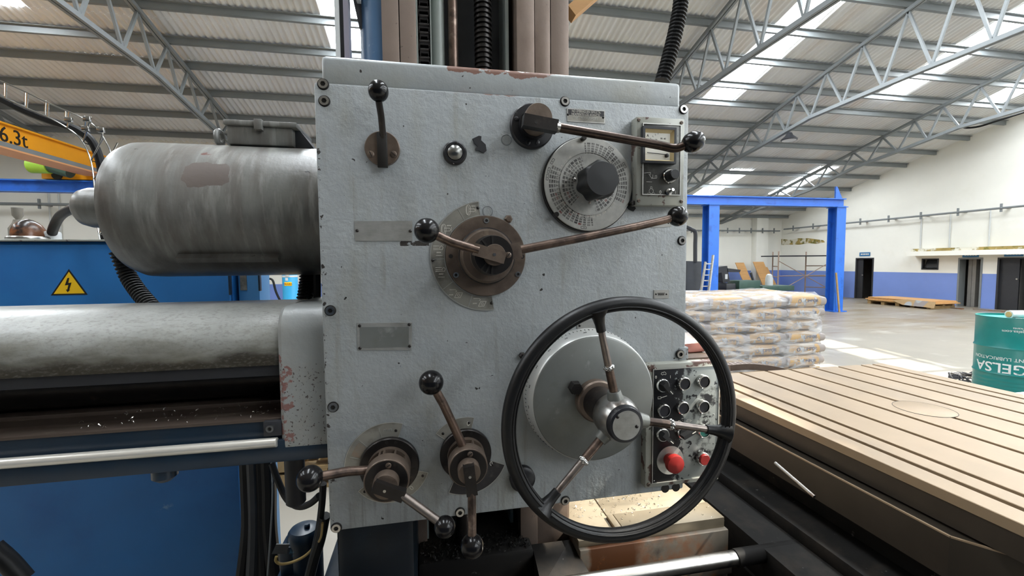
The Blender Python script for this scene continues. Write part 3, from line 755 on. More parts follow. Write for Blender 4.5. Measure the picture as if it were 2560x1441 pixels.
MB().lathe(((cx_(1123) + cx_(1147)) / 2, CYF + 0.05, 0), (0, 0, 1), [(0.016, 0), (0.016, 3.5)], 24).build('feed_shaft', m_copper, col_t)
vstrip('rib', cx_(1268), cx_(1276), CYF + 0.03, CYF + 0.17, m_colgrey)
vstrip('slideway', cx_(1290), cx_(1334), CYF - 0.012, CYF + 0.17, m_colbrown, b=0.002)
vstrip('slideway', cx_(1335), cx_(1373), CYF - 0.012, CYF + 0.17, m_colbrown, b=0.002)
vstrip('slideway', cx_(1374.5), cx_(1419), CYF - 0.012, CYF + 0.17, m_colbrown, b=0.002)
# leadscrew with its square thread
lx = (cx_(1190) + cx_(1235)) / 2; lr = (cx_(1235) - cx_(1190)) / 2
prof = []; z = 1.95
while z < 3.4:
    prof += [(lr, z), (lr, z + 0.008), (lr * 0.80, z + 0.0095), (lr * 0.80, z + 0.0145)]; z += 0.016
MB().lathe((lx, CYF + 0.05, 0), (0, 0, 1), prof, 28).build('leadscrew', m_dark, col_t)
# roller chain, link by link
ch = node('lifting_chain', col_t); chx = (cx_(1045) + cx_(1076)) / 2
lk = MB(); lk.lathe((-0.016, 0, 0.0), (1, 0, 0), [(0.0105, 0), (0.0105, 0.032)], 12)
for s in (-0.017, 0.0135):
    lk.prism([(s, -0.008, 0.0), (s, -0.0095, -0.008), (s, -0.0055, -0.013), (s, -0.0095, -0.019), (s, -0.008, -0.026), (s, 0.008, -0.026), (s, 0.0095, -0.019), (s, 0.0055, -0.013), (s, 0.0095, -0.008), (s, 0.008, 0.0)], (0.0035, 0, 0))
l0 = lk.build('link', m_dark, ch)
for k in range(38):
    o = l0 if k == 0 else l0.copy()
    if k: col.objects.link(o); o.parent = ch
    o.location = (chx, CYF + 0.02, 2.02 + k * 0.026); o.scale = (1.0 if k % 2 else 0.82, 1, 1)
# switch rail left of the column
vstrip('switch_rail', cx_(835), cx_(846), CYF + 0.02, CYF + 0.06, m_grey, 1.2)
vstrip('switch_rail_slot', cx_(846), cx_(857), CYF + 0.03, CYF + 0.06, m_charcoal, 1.2)
vstrip('switch_rail', cx_(857), cx_(870), CYF + 0.02, CYF + 0.06, m_violet, 1.2)
zz = at(888, 30, Y=CYF + 0.05).z
q = MB(); q.prism([(cx_(870), CYF + 0.04, zz + 0.12), (cx_(905), CYF + 0.04, zz + 0.12), (cx_(905), CYF + 0.04, zz - 0.06), (cx_(894), CYF + 0.04, zz - 0.05), (cx_(882), CYF + 0.04, zz + 0.02)], (0, 0.03, 0))
q.build('switch_cam', m_charcoal, col_t)
q = MB(); q.prism([(cx_(886), CYF + 0.01, zz + 0.12), (cx_(903), CYF + 0.01, zz + 0.12), (cx_(902), CYF + 0.01, zz + 0.015), (cx_(892), CYF + 0.01, zz + 0.015)], (0, 0.02, 0))
q.build('switch_lever', m_grey, col_t)
ta, tb = at(1424, 36, Y=1.75), at(1500, -30, Y=1.75)
MB().bar(ta, tb, 0.06, 0.05).build('pulley_bracket', m_wood, col_t)

# ---- headstock
hs = thing('machine_headstock', 'grey painted headstock with levers, dial and handwheel', 'machine', (0.2, 1.15, PZ0))
MB().box(PX0, PX1, PY, PY + 0.045, PZ0, PZ1, b=0.006).build('front_panel', m_panel, hs)
MB().box(PX0 + 0.03, PX1 - 0.03, PY + 0.04, CYF - 0.03, PZ0 + 0.04, PZ1 - 0.01, b=0.01).build('gearbox_housing', m_cover, hs)
MB().box(PX0 + 0.013, PX1 - 0.016, PY + 0.012, CYF - 0.03, PZ1 - 0.004, PZ1 + 0.061, b=0.010, seg=3).build('top_cover', m_cover, hs)
MB().box(PX1 - 0.02, PX1 + 0.007, PY - 0.002, PY + 0.04, at(1710, 905, Y=PY).z, at(1710, 868, Y=PY).z, b=0.003).build('corner_lug', m_panel, hs)

def hexscrew(p, r=0.0118, parent=hs, ring=True, depth=0.004):
    """socket head screw facing the operator, dark oil ring round it"""
    p = Vector(p); q = MB(); n = 6; y = p.y
    if ring: q.lathe(p, FY, [(r * 1.0, -0.0005), (r * 1.0, 0.0006), (r * 0.80, 0.0012), (r * 0.80, 0.0006)], 24, 1)
    r1, r2 = r * 0.80, r * 0.45; vs, fs = [], []
    for i in range(24):
        a = 2 * PI * i / 24; vs.append((p.x + r1 * math.cos(a), y - 0.0, p.z + r1 * math.sin(a)))
    for i in range(24):
        a = 2 * PI * i / 24; vs.append((p.x + r1 * math.cos(a), y - depth, p.z + r1 * math.sin(a)))
    for lev in (depth, 0.0008):
        for i in range(24):
            a = 2 * PI * i / 24; k = math.floor(a / (PI / 3)); aa = a - (k + 0.5) * PI / 3
            rr = r2 * math.cos(PI / 6) / math.cos(aa); vs.append((p.x + rr * math.cos(a), y - lev, p.z + rr * math.sin(a)))
    for lv in range(3):
        for i in range(24):
            j = (i + 1) % 24; fs.append((lv * 24 + i, lv * 24 + j, (lv + 1) * 24 + j, (lv + 1) * 24 + i))
    q.add(vs, fs, 0); q.add(vs[72:], [tuple(range(24))], 1)
    return q.build('socket_screw', [m_steel, m_black], parent)
for px, py in ((808, 211), (811, 253), (1412, 254), (1708, 274), (826, 777), (833, 1018), (841, 1320), (1150, 1281), (1413, 1252), (1700, 886), (1704, 602)):
    hexscrew(at(px, py, Y=PY - (0.002 if px == 1700 else 0)))
def slotscrew(p, r, parent, mat=None, ang=0.6):
    q = MB(); q.lathe(p, FY, [(r, -0.0005), (r, 0.0012), (r * 0.7, 0.0022), (0, 0.0022)], 16, 0)
    c, s = math.cos(ang), math.sin(ang)
    q.obox(Vector(p) + FY * 0.0022, Vector((c, 0, s)), YV, Vector((-s, 0, c)), r * 0.8, 0.0004, r * 0.14, 1)
    return q.build('screw', [mat or m_steel, m_black], parent)
def rivet(p, r, parent, mat=None):
    return MB().lathe(p, FY, [(r, -0.0003), (r * 0.9, r * 0.35), (r * 0.5, r * 0.65), (0, r * 0.75)], 14).build('rivet', mat or m_dark, parent)
def pplate(name, corners, mat, parent, th=0.0016, y=PY, label=None):
    pts = [at(x, z, Y=y) for x, z in corners]
    o = MB().prism([p + FY * th for p in pts], (0, th, 0)).build(name, mat, parent)
    if label: o['label'] = label
    return o
pl = pplate('nameplate', ((886, 553), (1031, 553), (1031, 603), (888, 603)), m_alu, hs, label='blank silver plate with two rivets')
for px, py in ((893, 577), (1026, 578)): rivet(at(px, py, Y=PY - 0.0016), 0.0036, pl)
pl = pplate('nameplate', ((893, 808), (1030, 807), (1029, 876), (894, 876)), m_alu, hs, label='blank silver plate with four rivets')
for px, py in ((899, 815), (1023, 812), (900, 871), (1024, 866)): rivet(at(px, py, Y=PY - 0.0016), 0.0036, pl)
pplate('nameplate_field', ((900, 818), (1022, 817), (1022, 868), (901, 869)), m_aludisc, pl, 0.0022)
# the little plate with raised lettering
pl = pplate('instruction_plate', ((1417, 271), (1512, 277), (1512, 310), (1418, 304)), m_alu, hs, label='small plate with raised Spanish lettering')
pplate('plate_field', ((1419.5, 273.5), (1509.5, 279.3), (1509.5, 293), (1419.5, 288)), m_plated, pl, 0.0019)
pplate('plate_field', ((1419.5, 288), (1509.5, 293), (1509.5, 307), (1420, 301.5)), m_plate, pl, 0.0019)
for px, py in ((1420, 286.5), (1508, 294)): rivet(at(px, py, Y=PY - 0.0018), 0.0028, pl, m_black)
ul = (at(1500, 287, Y=PY) - at(1425, 283, Y=PY)).normalized()
for s, (px, py), w in (('NO EMBRAGUEN SIMULTA-', (1466, 280), 78), ('NEAMENTE LOS AVANCES', (1464.5, 287.2), 76), ('Y LAS VELOCIDADES', (1463, 295.5), 66)):
    q = text_mb(s, 0.0078, at(px, py, Y=PY - 0.0022), XV, ZV, 0.0002)
    sx = max(v[0] for v in q.v) - min(v[0] for v in q.v); cxm = at(px, py, Y=PY).x; k = w * mpp(px, py, PY) / sx
    q.v = [(cxm + (v[0] - cxm) * k, v[1], v[2] - (v[0] - cxm) * k * 0.0 ) for v in q.v]
    q.build('lettering', m_white if py < 290 else m_alu, pl)
pl = pplate('symbol_plate', ((1634, 726), (1671, 725), (1671, 746), (1634, 747)), m_alu, hs)
for px in (1640, 1666): rivet(at(px, 736, Y=PY - 0.0016), 0.0022, pl)
q = MB(); o_ = at(1653, 736, Y=PY - 0.0016)
for k in range(-2, 3): q.ribbon([(o_.x + k * 0.0035 - 0.002, o_.z + 0.004), (o_.x + k * 0.0035, o_.z - 0.003), (o_.x + k * 0.0035 + 0.002, o_.z + 0.004)], 0.0006, o_.y)
q.build('symbols', m_black, pl)
pl = pplate('symbol_plate', ((1628, 556), (1676, 550), (1677, 567), (1628, 570)), m_alu, hs)
rivet(at(1671, 558, Y=PY - 0.0016), 0.0022, pl)

def lathe_part(name, px, py, prof, mat, parent, seg=40, y=PY):
    """revolved about the axis through the panel pixel, profile (pixel radius, metres forward)"""
    p = at(px, py, Y=y); k = mpp(px, py, y)
    return MB().lathe(p, FY, [(r * k, t) for r, t in prof], seg).build(name, mat, parent)
def ball(c, r, parent, squash=1.0):
    q = MB(); q.sphere(c, r, 32, 20, sc_=(1, 1, squash)); return q.build('ball_knob', m_ball, parent)
def rod(pts, r, parent, mat, name='lever_rod', r2=None):
    n = len(pts) - 1
    return MB().tube(pts, (lambda i: r + ((r2 or r) - r) * i / max(n, 1)), 16).build(name, mat, parent)

# ---- short lever, upper corner
lv = node('shift_lever', hs, 'upright black ball lever on a round brown boss near the upper corner')
lathe_part('boss', 957, 374, [(43, 0), (43, 0.010), (41, 0.012), (0, 0.012)], m_brown, lv)
p0, p1 = at(942, 331, Y=PY - 0.014), at(970, 420, Y=PY - 0.014)
MB().box(p0.x, p1.x, PY - 0.018, PY - 0.011, p1.z, p0.z, b=0.001).build('slot_bar', m_black, lv)
for px, ang in ((927, 2.0), (984, -0.7)): slotscrew(at(px, 386, Y=PY - 0.012), 0.007, lv, m_brown, ang)
c0 = at(946, 228, Y=PY - 0.06)
rod([at(958, 345, Y=PY - 0.012), at(953, 290, Y=PY - 0.034), c0 - ZV * 0.018], 0.0068, lv, m_dark)
ball(c0, 25.5 * mpp(946, 228, PY - 0.06), lv, 1.06)

# ---- oil sight, scrap of cloth tape, plugs
sg = node('oil_sight', hs, 'round black bezel with a silver domed oil sight')
lathe_part('bezel', 1137, 384, [(30, 0), (30, 0.006), (26, 0.009), (20, 0.009), (20, 0.004)], m_blackp, sg)
lathe_part('dome', 1137, 384, [(20, 0.004), (18.5, 0.010), (13, 0.014), (6, 0.0165), (0, 0.017)], m_dome, sg)
for px, py in ((1141, 357), (1133, 410)): rivet(at(px, py, Y=PY - 0.009), 0.0024, sg)
q = MB(); pts = [(1181, 347), (1197, 340), (1203, 342), (1203, 351), (1214, 362), (1216, 378), (1209, 383), (1196, 377), (1189, 378), (1188, 372), (1194, 367), (1186, 360)]
tag(q.prism([at(x, y, Y=PY - 0.0035) + FY * (0.004 * (i % 3) / 2) for i, (x, y) in enumerate(pts)], (0, 0.004, 0)).build('tape_scrap', m_charcoal),
    'torn scrap of black tape stuck beside the silver oil sight', 'tape')
for px, py, r in ((1266, 350, 13), (1219, 529, 13)):
    p = at(px, py, Y=PY); k = mpp(px, py, PY)
    MB().tube([p + Vector((math.cos(a), 0, math.sin(a))) * r * k for a in [2 * PI * i / 28 for i in range(28)]], 0.0008, 6, closed=True).build('plug_ring', m_galv, hs)
    MB().lathe(p, FY, [((r - 1.5) * k, -0.0002), ((r - 2) * k, 0.0006), (0, 0.0006)], 24).build('plug', m_panel, hs)
p = at(1271, 548, Y=PY)
MB().lathe(p, FY, [(0.0095, 0), (0.0095, 0.003), (0.006, 0.006), (0, 0.006)], 6).build('hex_plug', m_brown, hs)

# ---- long lever at the top
lv = node('shift_lever', hs, 'long steel lever pointing to the ammeter with an egg shaped black knob')
lathe_part('flange', 1328, 319, [(56, 0), (56, 0.011), (53, 0.014), (36, 0.015), (36, 0.03)], m_blackp, lv)
for px, py in ((1291, 298), (1343, 357), (1320, 357), (1347, 268)): slotscrew(at(px, py, Y=PY - 0.014), 0.0055, lv, m_blackp)
lathe_part('hub', 1330, 317, [(34, 0.028), (34, 0.062), (32, 0.066), (0, 0.066)], m_brown, lv)
Y1 = PY - 0.075
a0, a1 = at(1307, 302, Y=Y1), at(1392, 318, Y=Y1); d = (a1 - a0).normalized(); up = Vector((-d.z, 0, d.x))
q = MB(); q.obox((a0 + a1) / 2, d, YV, up, (a1 - a0).length / 2, 0.011, 0.0125); q.build('lever_arm', m_dark, lv)
MB().lathe(at(1340, 306, Y=Y1 - 0.011), FY, [(0.0032, 0), (0.0032, 0.0006), (0, 0.0006)], 12).build('pin', m_black, lv)
MB().cyl(a1 - d * 0.002, a1 + d * 0.006, 0.0125, 0.011, 14).build('weld_bead', m_steel, lv)
yk = PY - 0.10
kn = at(1733, 355, Y=yk)
rod(smooth([a1, at(1500, 337, Y=Y1), at(1640, 362, Y=Y1 - 0.004), at(1685, 371, Y=Y1 - 0.012), at(1708, 365, Y=yk + 0.006), kn], 6), 0.0098, lv, m_darkrod, r2=0.0092)
q = MB(); dk = (kn - at(1706, 368, Y=yk)).normalized(); r = 26 * mpp(1733, 355, yk)
q.lathe(kn - dk * r * 1.05, dk, [(r * 0.35, 0), (r * 0.72, r * 0.22), (r * 0.94, r * 0.6), (r, r), (r * 0.95, r * 1.45), (r * 0.72, r * 1.9), (r * 0.35, r * 2.15), (0, r * 2.2)], 28)
q.build('ball_knob', m_ball, lv, ang=60)

# ---- speed and feed dial
DX, DZ = at(1467, 464, Y=PY).x, at(1467, 464, Y=PY).z; dk_ = mpp(1467, 464, PY)
dl = node('speed_dial', hs, 'round silver selector dial printed with number tables and a black fluted knob')
MB().lathe((DX, PY, DZ), FY, [(119 * dk_, 0), (119 * dk_, 0.008)], 64).build('dial_back', m_black, dl)
MB().lathe((DX + 0.001, PY, DZ + 0.001), FY, [(115.5 * dk_, 0.008), (116.5 * dk_, 0.011), (115 * dk_, 0.012), (78 * dk_, 0.012), (78 * dk_, 0.0105)], 72).build('scale_disc', dial_mat(DX, DZ, 115 * dk_), dl)
MB().lathe((DX, PY, DZ), FY, [(76.5 * dk_, 0.010), (76.5 * dk_, 0.0132), (0, 0.0132)], 64).build('inner_disc', dial_mat(DX, DZ, 76 * dk_, True), dl)
q = MB()
def ringtext(q, items, rad, size, y):
    for s, a in items:
        a = math.radians(a); c, sn = math.cos(a), math.sin(a)
        text_mb(s, size, (DX + rad * c, y, DZ + rad * sn), (-sn * -1, 0, c * -1), (c, 0, sn), 0.00015, mb=q)
ringtext(q, [(s, -128 + 11.5 * i) for i, s in enumerate(('180', '224', '280', '315', '355', '400', '450', '500', '560'))], 80 * dk_, 0.0075, PY - 0.0123)
ringtext(q, [(s, 128 + 11 * i) for i, s in enumerate(('140', '112', '0,5', '0,7', '0,9', '1,1', '710', '560', '450'))], 81 * dk_, 0.007, PY - 0.0123)
ringtext(q, [(s, 10 + 12 * i) for i, s in enumerate(('1000', '800', '630', '500'))], 81 * dk_, 0.007, PY - 0.0123)
ringtext(q, [(s, 115 + 14 * i) for i, s in enumerate(('31,5', '40', '50', '63', '80', '100'))], 60 * dk_, 0.006, PY - 0.0134)
q.build('dial_numerals', m_white, dl)
q = MB()
for a in (150, 163, 172, 57, 28, -97):
    a = math.radians(a); c, s = math.cos(a), math.sin(a); R_ = 108 * dk_; ctr = (DX + R_ * c, DZ + R_ * s); t_ = (-s, c); n_ = (c, s)
    w, h = 0.0065, 0.0024
    pp = [(ctr[0] + t_[0] * w * i + n_[0] * h * j, ctr[1] + t_[1] * w * i + n_[1] * h * j) for i, j in ((-1, -1), (1, -1), (1, 1), (-1, 1), (-1, -1))]
    q.ribbon(pp, 0.0009, PY - 0.012, 0.0002); q.ribbon([ctr, (ctr[0] + t_[0] * 0.002, ctr[1] + t_[1] * 0.002)], 0.0016, PY - 0.012, 0.0002)
q.build('rim_symbols', m_black, dl)
for px, py in ((1455, 349), (1387, 538), (1576, 510)):
    MB().cyl(at(px, py, Y=PY - 0.008), at(px, py, Y=PY - 0.008) + FY * 0.016, 0.0058, seg=14, bev=0.0008).build('grip_pin', m_dark, dl)
MB().prism([at(x, y, Y=PY - 0.002) for x, y in ((1566, 516), (1580, 509), (1590, 521), (1584, 529), (1572, 524))], (0, 0.002, 0)).build('index_tab', m_colgap, dl)
rivet(at(1436, 449, Y=PY - 0.0132), 0.0042, dl, m_steel); rivet(at(1474, 507, Y=PY - 0.0132), 0.003, dl, m_steel)
kk = at(1490, 458, Y=PY - 0.045); kc = Vector((DX + 0.004, PY, DZ)); R_ = 47 * mpp(1497, 455, PY - 0.085)
def lobe(c, r, y0, y1, n=7, amp=0.07, seg=84):
    vs, fs = [], []
    lev = [(1.0, y0), (1.0, y1 + 0.012), (0.97, y1 + 0.004), (0.90, y1), (0.0, y1 - 0.001)]
    for k, (s, y) in enumerate(lev):
        for i in range(seg):
            a = 2 * PI * i / seg; rr = r * s * (1 + amp * (math.cos(n * a + 0.6)) * (1 if k < 2 else (0.6 if k == 2 else 0.0)))
            vs.append((c.x + rr * math.cos(a), y, c.z + rr * math.sin(a)))
    for k in range(len(lev) - 1):
        for i in range(seg): j = (i + 1) % seg; fs.append((k * seg + i, k * seg + j, (k + 1) * seg + j, (k + 1) * seg + i))
    return MB().add(vs, fs)
lobe(kc, R_, PY - 0.030, PY - 0.085).build('dial_knob', m_knob, dl, ang=40)
MB().lathe((kc.x, PY, kc.z), FY, [(0.016, 0.012), (0.016, 0.032)], 20).build('knob_stem', m_dark, dl)

# ---- selector in the middle with its engraved arc
SX, SZ = at(1214, 641, Y=PY).x, at(1214, 641, Y=PY).z; sk = mpp(1214, 641, PY)
sl = node('feed_selector', hs, 'large round brown selector boss with two crossing levers and an engraved arc plate')
MB().sector(SX, SZ, PY - 0.002, PY, 100 * sk, 137 * sk, 97, 278, 48).build('arc_plate', m_plate, sl)
q = MB(); q.sector(SX, SZ, PY - 0.003, PY - 0.0018, 134.5 * sk, 137 * sk, 97, 278, 48); q.sector(SX, SZ, PY - 0.003, PY - 0.0018, 101 * sk, 103 * sk, 97, 278, 48)
for a in (97, 120, 183, 217, 250, 278):
    a_ = math.radians(a); q.ribbon([(SX + 101 * sk * math.cos(a_), SZ + 101 * sk * math.sin(a_)), (SX + 137 * sk * math.cos(a_), SZ + 137 * sk * math.sin(a_))], 0.0014, PY - 0.002)
q.build('arc_border', m_alu, sl)
q = MB()
def loc(a, r, pts):
    a_ = math.radians(a); c, s = math.cos(a_), math.sin(a_)
    return [(SX + r * sk * c + x * sk, SZ + r * sk * s + z * sk) for x, z in pts]
def circ(a, r, cx0, cz0, rx, rz, n=14): return loc(a, r, [(cx0 + rx * math.cos(2 * PI * i / n), cz0 + rz * math.sin(2 * PI * i / n)) for i in range(n + 1)])
zig = lambda x0, z0, n, w=3, h=3: [(x0 + i * w / 2 * 1.0, z0 + (h if i % 2 else 0)) for i in range(2 * n)]
for a, r in ((108, 120), (146, 118)):
    q.ribbon(circ(a, r, -4, 0, 5, 13), 0.0009, PY - 0.002); q.ribbon(circ(a, r, -7, 0, 4, 12), 0.0007, PY - 0.002)
    q.ribbon(loc(a, r, [(-3, 3), (10, 3), (12, 0), (10, -4), (-3, -4)]), 0.0009, PY - 0.002); q.ribbon(loc(a, r, [(14, -6), (14, 6)]), 0.0008, PY - 0.002)
    q.ribbon(loc(a, r, zig(3, 8, 4)), 0.0008, PY - 0.002)
for a in (172, 198):
    for dz in (-9, -14): q.ribbon(loc(a, 118, [(-12, dz + 18), (4, dz + 18)]), 0.0009, PY - 0.002)
    q.ribbon(loc(a, 118, [(-12, 0), (10, 0), (12, 6), (8, 10), (4, 6), (4, 2)]), 0.0009, PY - 0.002)
    q.ribbon(loc(a, 118, zig(-4, -8, 4)), 0.0008, PY - 0.002); q.ribbon(loc(a, 118, [(-6, -14), (10, -14)]), 0.0008, PY - 0.002)
for a in (233, 264):
    q.ribbon(loc(a, 118, [(-8, -8), (6, -8), (12, 4), (-2, 4), (-8, -8)]), 0.0009, PY - 0.002); q.ribbon(circ(a, 118, 2, -2, 3, 3, 8), 0.0008, PY - 0.002)
    q.ribbon(loc(a, 118, [(-20, 12), (-6, 12), (-2, 8), (-6, 6)]), 0.0009, PY - 0.002); q.ribbon(loc(a, 118, zig(-22, -2, 4)), 0.0008, PY - 0.002)
q.build('engraved_symbols', m_white, sl)
for a, r in ((98.5, 121), (184, 131), (276.5, 119)): rivet((SX + r * sk * math.cos(math.radians(a)), PY - 0.002, SZ + r * sk * math.sin(math.radians(a))), 0.0036, sl, m_black)
MB().lathe((SX, PY, SZ), FY, [(100 * sk, 0), (100 * sk, 0.010), (98 * sk, 0.013), (70 * sk, 0.013), (68 * sk, 0.022), (64 * sk, 0.040), (60 * sk, 0.046), (44 * sk, 0.047), (44 * sk, 0.09)], 64).build('boss_flange', m_brown, sl)
MB().lathe((SX, PY, SZ), FY, [(67 * sk, 0.0225), (69.5 * sk, 0.026), (66 * sk, 0.030)], 64).build('boss_rim', m_dark, sl)
for px, py in ((1216, 552), (1140, 688), (1295, 686)): hexscrew(at(px, py, Y=PY - 0.013), 0.0078, sl, False, 0.002)
for px, py in ((1127, 641), (1306, 642)): MB().lathe(at(px, py, Y=PY - 0.013), FY, [(0.0048, 0), (0.0048, 0.0006), (0, 0.0006)], 14).build('hole', m_black, sl)
# front spool with notches
sx, sz = SX, SZ; k2 = mpp(1238, 639, PY - 0.13)
MB().lathe((sx, PY, sz), FY, [(38 * sk, 0.05), (46 * sk, 0.09), (48 * k2, 0.10), (49.5 * k2, 0.125), (48.5 * k2, 0.130), (0, 0.130)], 56).build('spool', m_dark, sl)
for a in (95, 128, 140, 228, 246, 262):
    a_ = math.radians(a); d_ = Vector((math.cos(a_), 0, math.sin(a_)))
    MB().obox(Vector((sx, PY - 0.1302, sz)) + d_ * 37 * k2, d_, YV, d_.cross(YV), 11 * k2, 0.001, 0.0017).build('notch', m_black, sl)
MB().lathe((sx, PY, sz), FY, [(27 * k2, 0.128), (27 * k2, 0.142), (26 * k2, 0.144), (0, 0.144)], 40).build('lever_boss', m_brown, sl)
Y2 = PY - 0.146
a0, a1 = at(1262, 646, Y=Y2), at(1184, 623, Y=Y2); d = (a1 - a0).normalized(); up = Vector((-d.z, 0, d.x))
MB().obox((a0 + a1) / 2, d, YV, up, (a1 - a0).length / 2, 0.006, 0.0115).build('lever_arm', m_brown, sl)
MB().lathe(at(1236, 637, Y=Y2 - 0.006), FY, [(0.0032, 0), (0.0032, 0.001), (0.0016, 0.001), (0.0016, 0.0002)], 12).build('pin', m_steel, sl)
bc = at(1067, 577, Y=Y2 + 0.0)
rod([a1 - d * 0.01, at(1130, 607, Y=Y2), bc], 0.0088, sl, m_copper)
ball(bc, 31.8 * mpp(1067, 577, Y2), sl)
slotscrew(at(1271, 638, Y=PY - 0.130), 0.006, sl, m_brown, 0.9)
Y3 = PY - 0.105
q = MB(); s0, s1 = at(1278, 630, Y=Y3), at(1296, 626, Y=Y3); d = (s1 - s0).normalized()
q.obox((s0 + s1) / 2, d, YV, Vector((-d.z, 0, d.x)), 0.011, 0.014, 0.016); q.build('socket_block', m_brown, sl)
bc = at(1694, 541, Y=Y3 + 0.012)
rod([s1, at(1450, 596, Y=Y3), at(1600, 565, Y=Y3 + 0.004), at(1660, 551, Y=Y3 + 0.01), bc], 0.0090, sl, m_copper, r2=0.0084)
ball(bc, 25.2 * mpp(1694, 541, Y3 + 0.012), sl)

# ---- the two double levers at the bottom
def double_lever(px, py, rpx, label, sectors, l1, l2, armpx):
    lv = node('double_lever', hs, label)
    p = at(px, py, Y=PY); k = mpp(px, py, PY); R_ = rpx * k
    for a0_, a1_, dark, ro_ in sectors:
        MB().sector(p.x, p.z, PY - 0.0014, PY, R_ * 0.9, R_ * ro_, a0_, a1_, 20).build('arc_plate', m_plated if dark else m_plate, lv)
        q = MB(); q.sector(p.x, p.z, PY - 0.002, PY - 0.0012, R_ * (ro_ - 0.015), R_ * (ro_ + 0.005), a0_, a1_, 20)
        for a in (a0_, a1_):
            a_ = math.radians(a); q.ribbon([(p.x + R_ * 0.95 * math.cos(a_), p.z + R_ * 0.95 * math.sin(a_)), (p.x + R_ * ro_ * math.cos(a_), p.z + R_ * ro_ * math.sin(a_))], 0.001, PY - 0.0014)
        q.build('arc_border', m_alu, lv)
        for a in (a0_ + 7, a1_ - 7):
            a_ = math.radians(a); rivet((p.x + R_ * 1.22 * math.cos(a_), PY - 0.0014, p.z + R_ * 1.22 * math.sin(a_)), 0.0032, lv)
    MB().lathe(p, FY, [(R_, 0), (R_, 0.010), (R_ * 0.97, 0.012), (R_ * 0.72, 0.012)], 56).build('flange', m_dark, lv)
    for a in (75, 95, 200, -12, -40):
        a_ = math.radians(a); MB().lathe((p.x + R_ * 0.86 * math.cos(a_), PY - 0.012, p.z + R_ * 0.86 * math.sin(a_)), FY, [(0.0035, 0), (0.0035, 0.0005), (0, 0.0005)], 10).build('hole', m_black, lv)
    rs = R_ * 0.72
    MB().lathe(p, FY, [(rs, 0.012), (rs, 0.026)], 48).build('spool', m_brown, lv)
    MB().lathe(p, FY, [(rs * 0.70, 0.02), (rs * 0.70, 0.06)], 40).build('spool_core', m_black, lv)
    q = MB()
    for a in (70, 100, 112):
        a_ = math.radians(a); d_ = Vector((math.cos(a_), 0, math.sin(a_)))
        q.obox(p + FY * 0.035 + d_ * rs * 0.85, d_, YV, d_.cross(YV), rs * 0.15, 0.010, 0.002)
    q.sector(p.x, p.z, PY - 0.046, PY - 0.026, rs * 0.70, rs, 190, 400, 30)
    q.build('gate', m_brown, lv)
    MB().lathe(p, FY, [(rs, 0.044), (rs, 0.072), (rs * 0.97, 0.074), (0, 0.074)], 48).build('spool_cap', m_brown, lv)
    MB().lathe(p, FY, [(rs * 0.93, 0.0738), (rs * 0.93, 0.0746), (0, 0.0746)], 48).build('cap_face', m_dark, lv)
    slotscrew(p + FY * 0.0746 + Vector((0.1, 0, 0.72)) * rs, 0.006, lv, m_brown)
    rb = rs * 0.56; YB_ = PY - 0.104
    MB().lathe(p, FY, [(rb, 0.074), (rb, 0.096), (rb * 0.96, 0.099), (0, 0.099)], 40).build('lever_boss', m_brown, lv)
    c = Vector((p.x, YB_, p.z)); a1 = at(*armpx, Y=YB_); d = (a1 - c).normalized(); up = Vector((-d.z, 0, d.x))
    MB().obox((c - d * rb * 0.9 + a1) / 2, d, YV, up, (a1 - c + d * rb * 0.9).length / 2, 0.0085, 0.0115).build('lever_arm', m_dark, lv)
    MB().lathe(c + FY * 0.0085, FY, [(0.003, 0), (0.003, 0.0012), (0, 0.0012)], 12).build('pin', m_steel, lv)
    (bx, by), rb2, yb, pts, mt = l2
    bc = at(bx, by, Y=yb); rod([a1 - d * 0.004] + [at(x, y, Y=yy) for x, y, yy in pts] + [bc], 0.0088, lv, mt); ball(bc, rb2 * mpp(bx, by, yb), lv)
    (bx, by), rb2, yb, pts, mt = l1
    bc = at(bx, by, Y=yb); rod([p + FY * 0.04] + [at(x, y, Y=yy) for x, y, yy in pts] + [bc], 0.0095, lv, mt); ball(bc, rb2 * mpp(bx, by, yb), lv)
    return lv, p, R_
lv, p, R_ = double_lever(975, 1162, 70, 'double lever on a black flange at the lower corner, one arm level and one pointing down',
    ((72, 190, False, 1.5), (218, 342, False, 1.36)), ((775, 1197), 31.0, PY - 0.075, [(925, 1176, PY - 0.045), (870, 1179, PY - 0.055)], m_copper),
    ((1112, 1318), 25.5, PY - 0.125, [(1090, 1300, PY - 0.118)], m_rodsteel), (1010, 1240))
text_mb('0', 0.016, (p.x + R_ * 1.16 * math.cos(math.radians(-52)), PY - 0.0016, p.z + R_ * 1.16 * math.sin(math.radians(-52))), (0.8, 0, 0.6), (-0.6, 0, 0.8), 0.0002).build('numeral', m_white, lv)
q = MB()
for a in (104, 136, 163):
    a_ = math.radians(a); q.ribbon([(p.x + R_ * 1.02 * math.cos(a_), p.z + R_ * 1.02 * math.sin(a_)), (p.x + R_ * 1.37 * math.cos(a_), p.z + R_ * 1.37 * math.sin(a_))], 0.0008, PY - 0.0014)
text_mb('mm', 0.012, (p.x + R_ * 1.25 * math.cos(math.radians(92)), PY - 0.0016, p.z + R_ * 1.25 * math.sin(math.radians(92))), XV, ZV, 0.0002, mb=q)
q.build('scale_marks', m_alu, lv)
MB().sector(p.x, p.z, PY - 0.0017, PY - 0.0013, R_ * 1.03, R_ * 1.34, 138, 161, 8).build('orange_field', m_rust, lv)
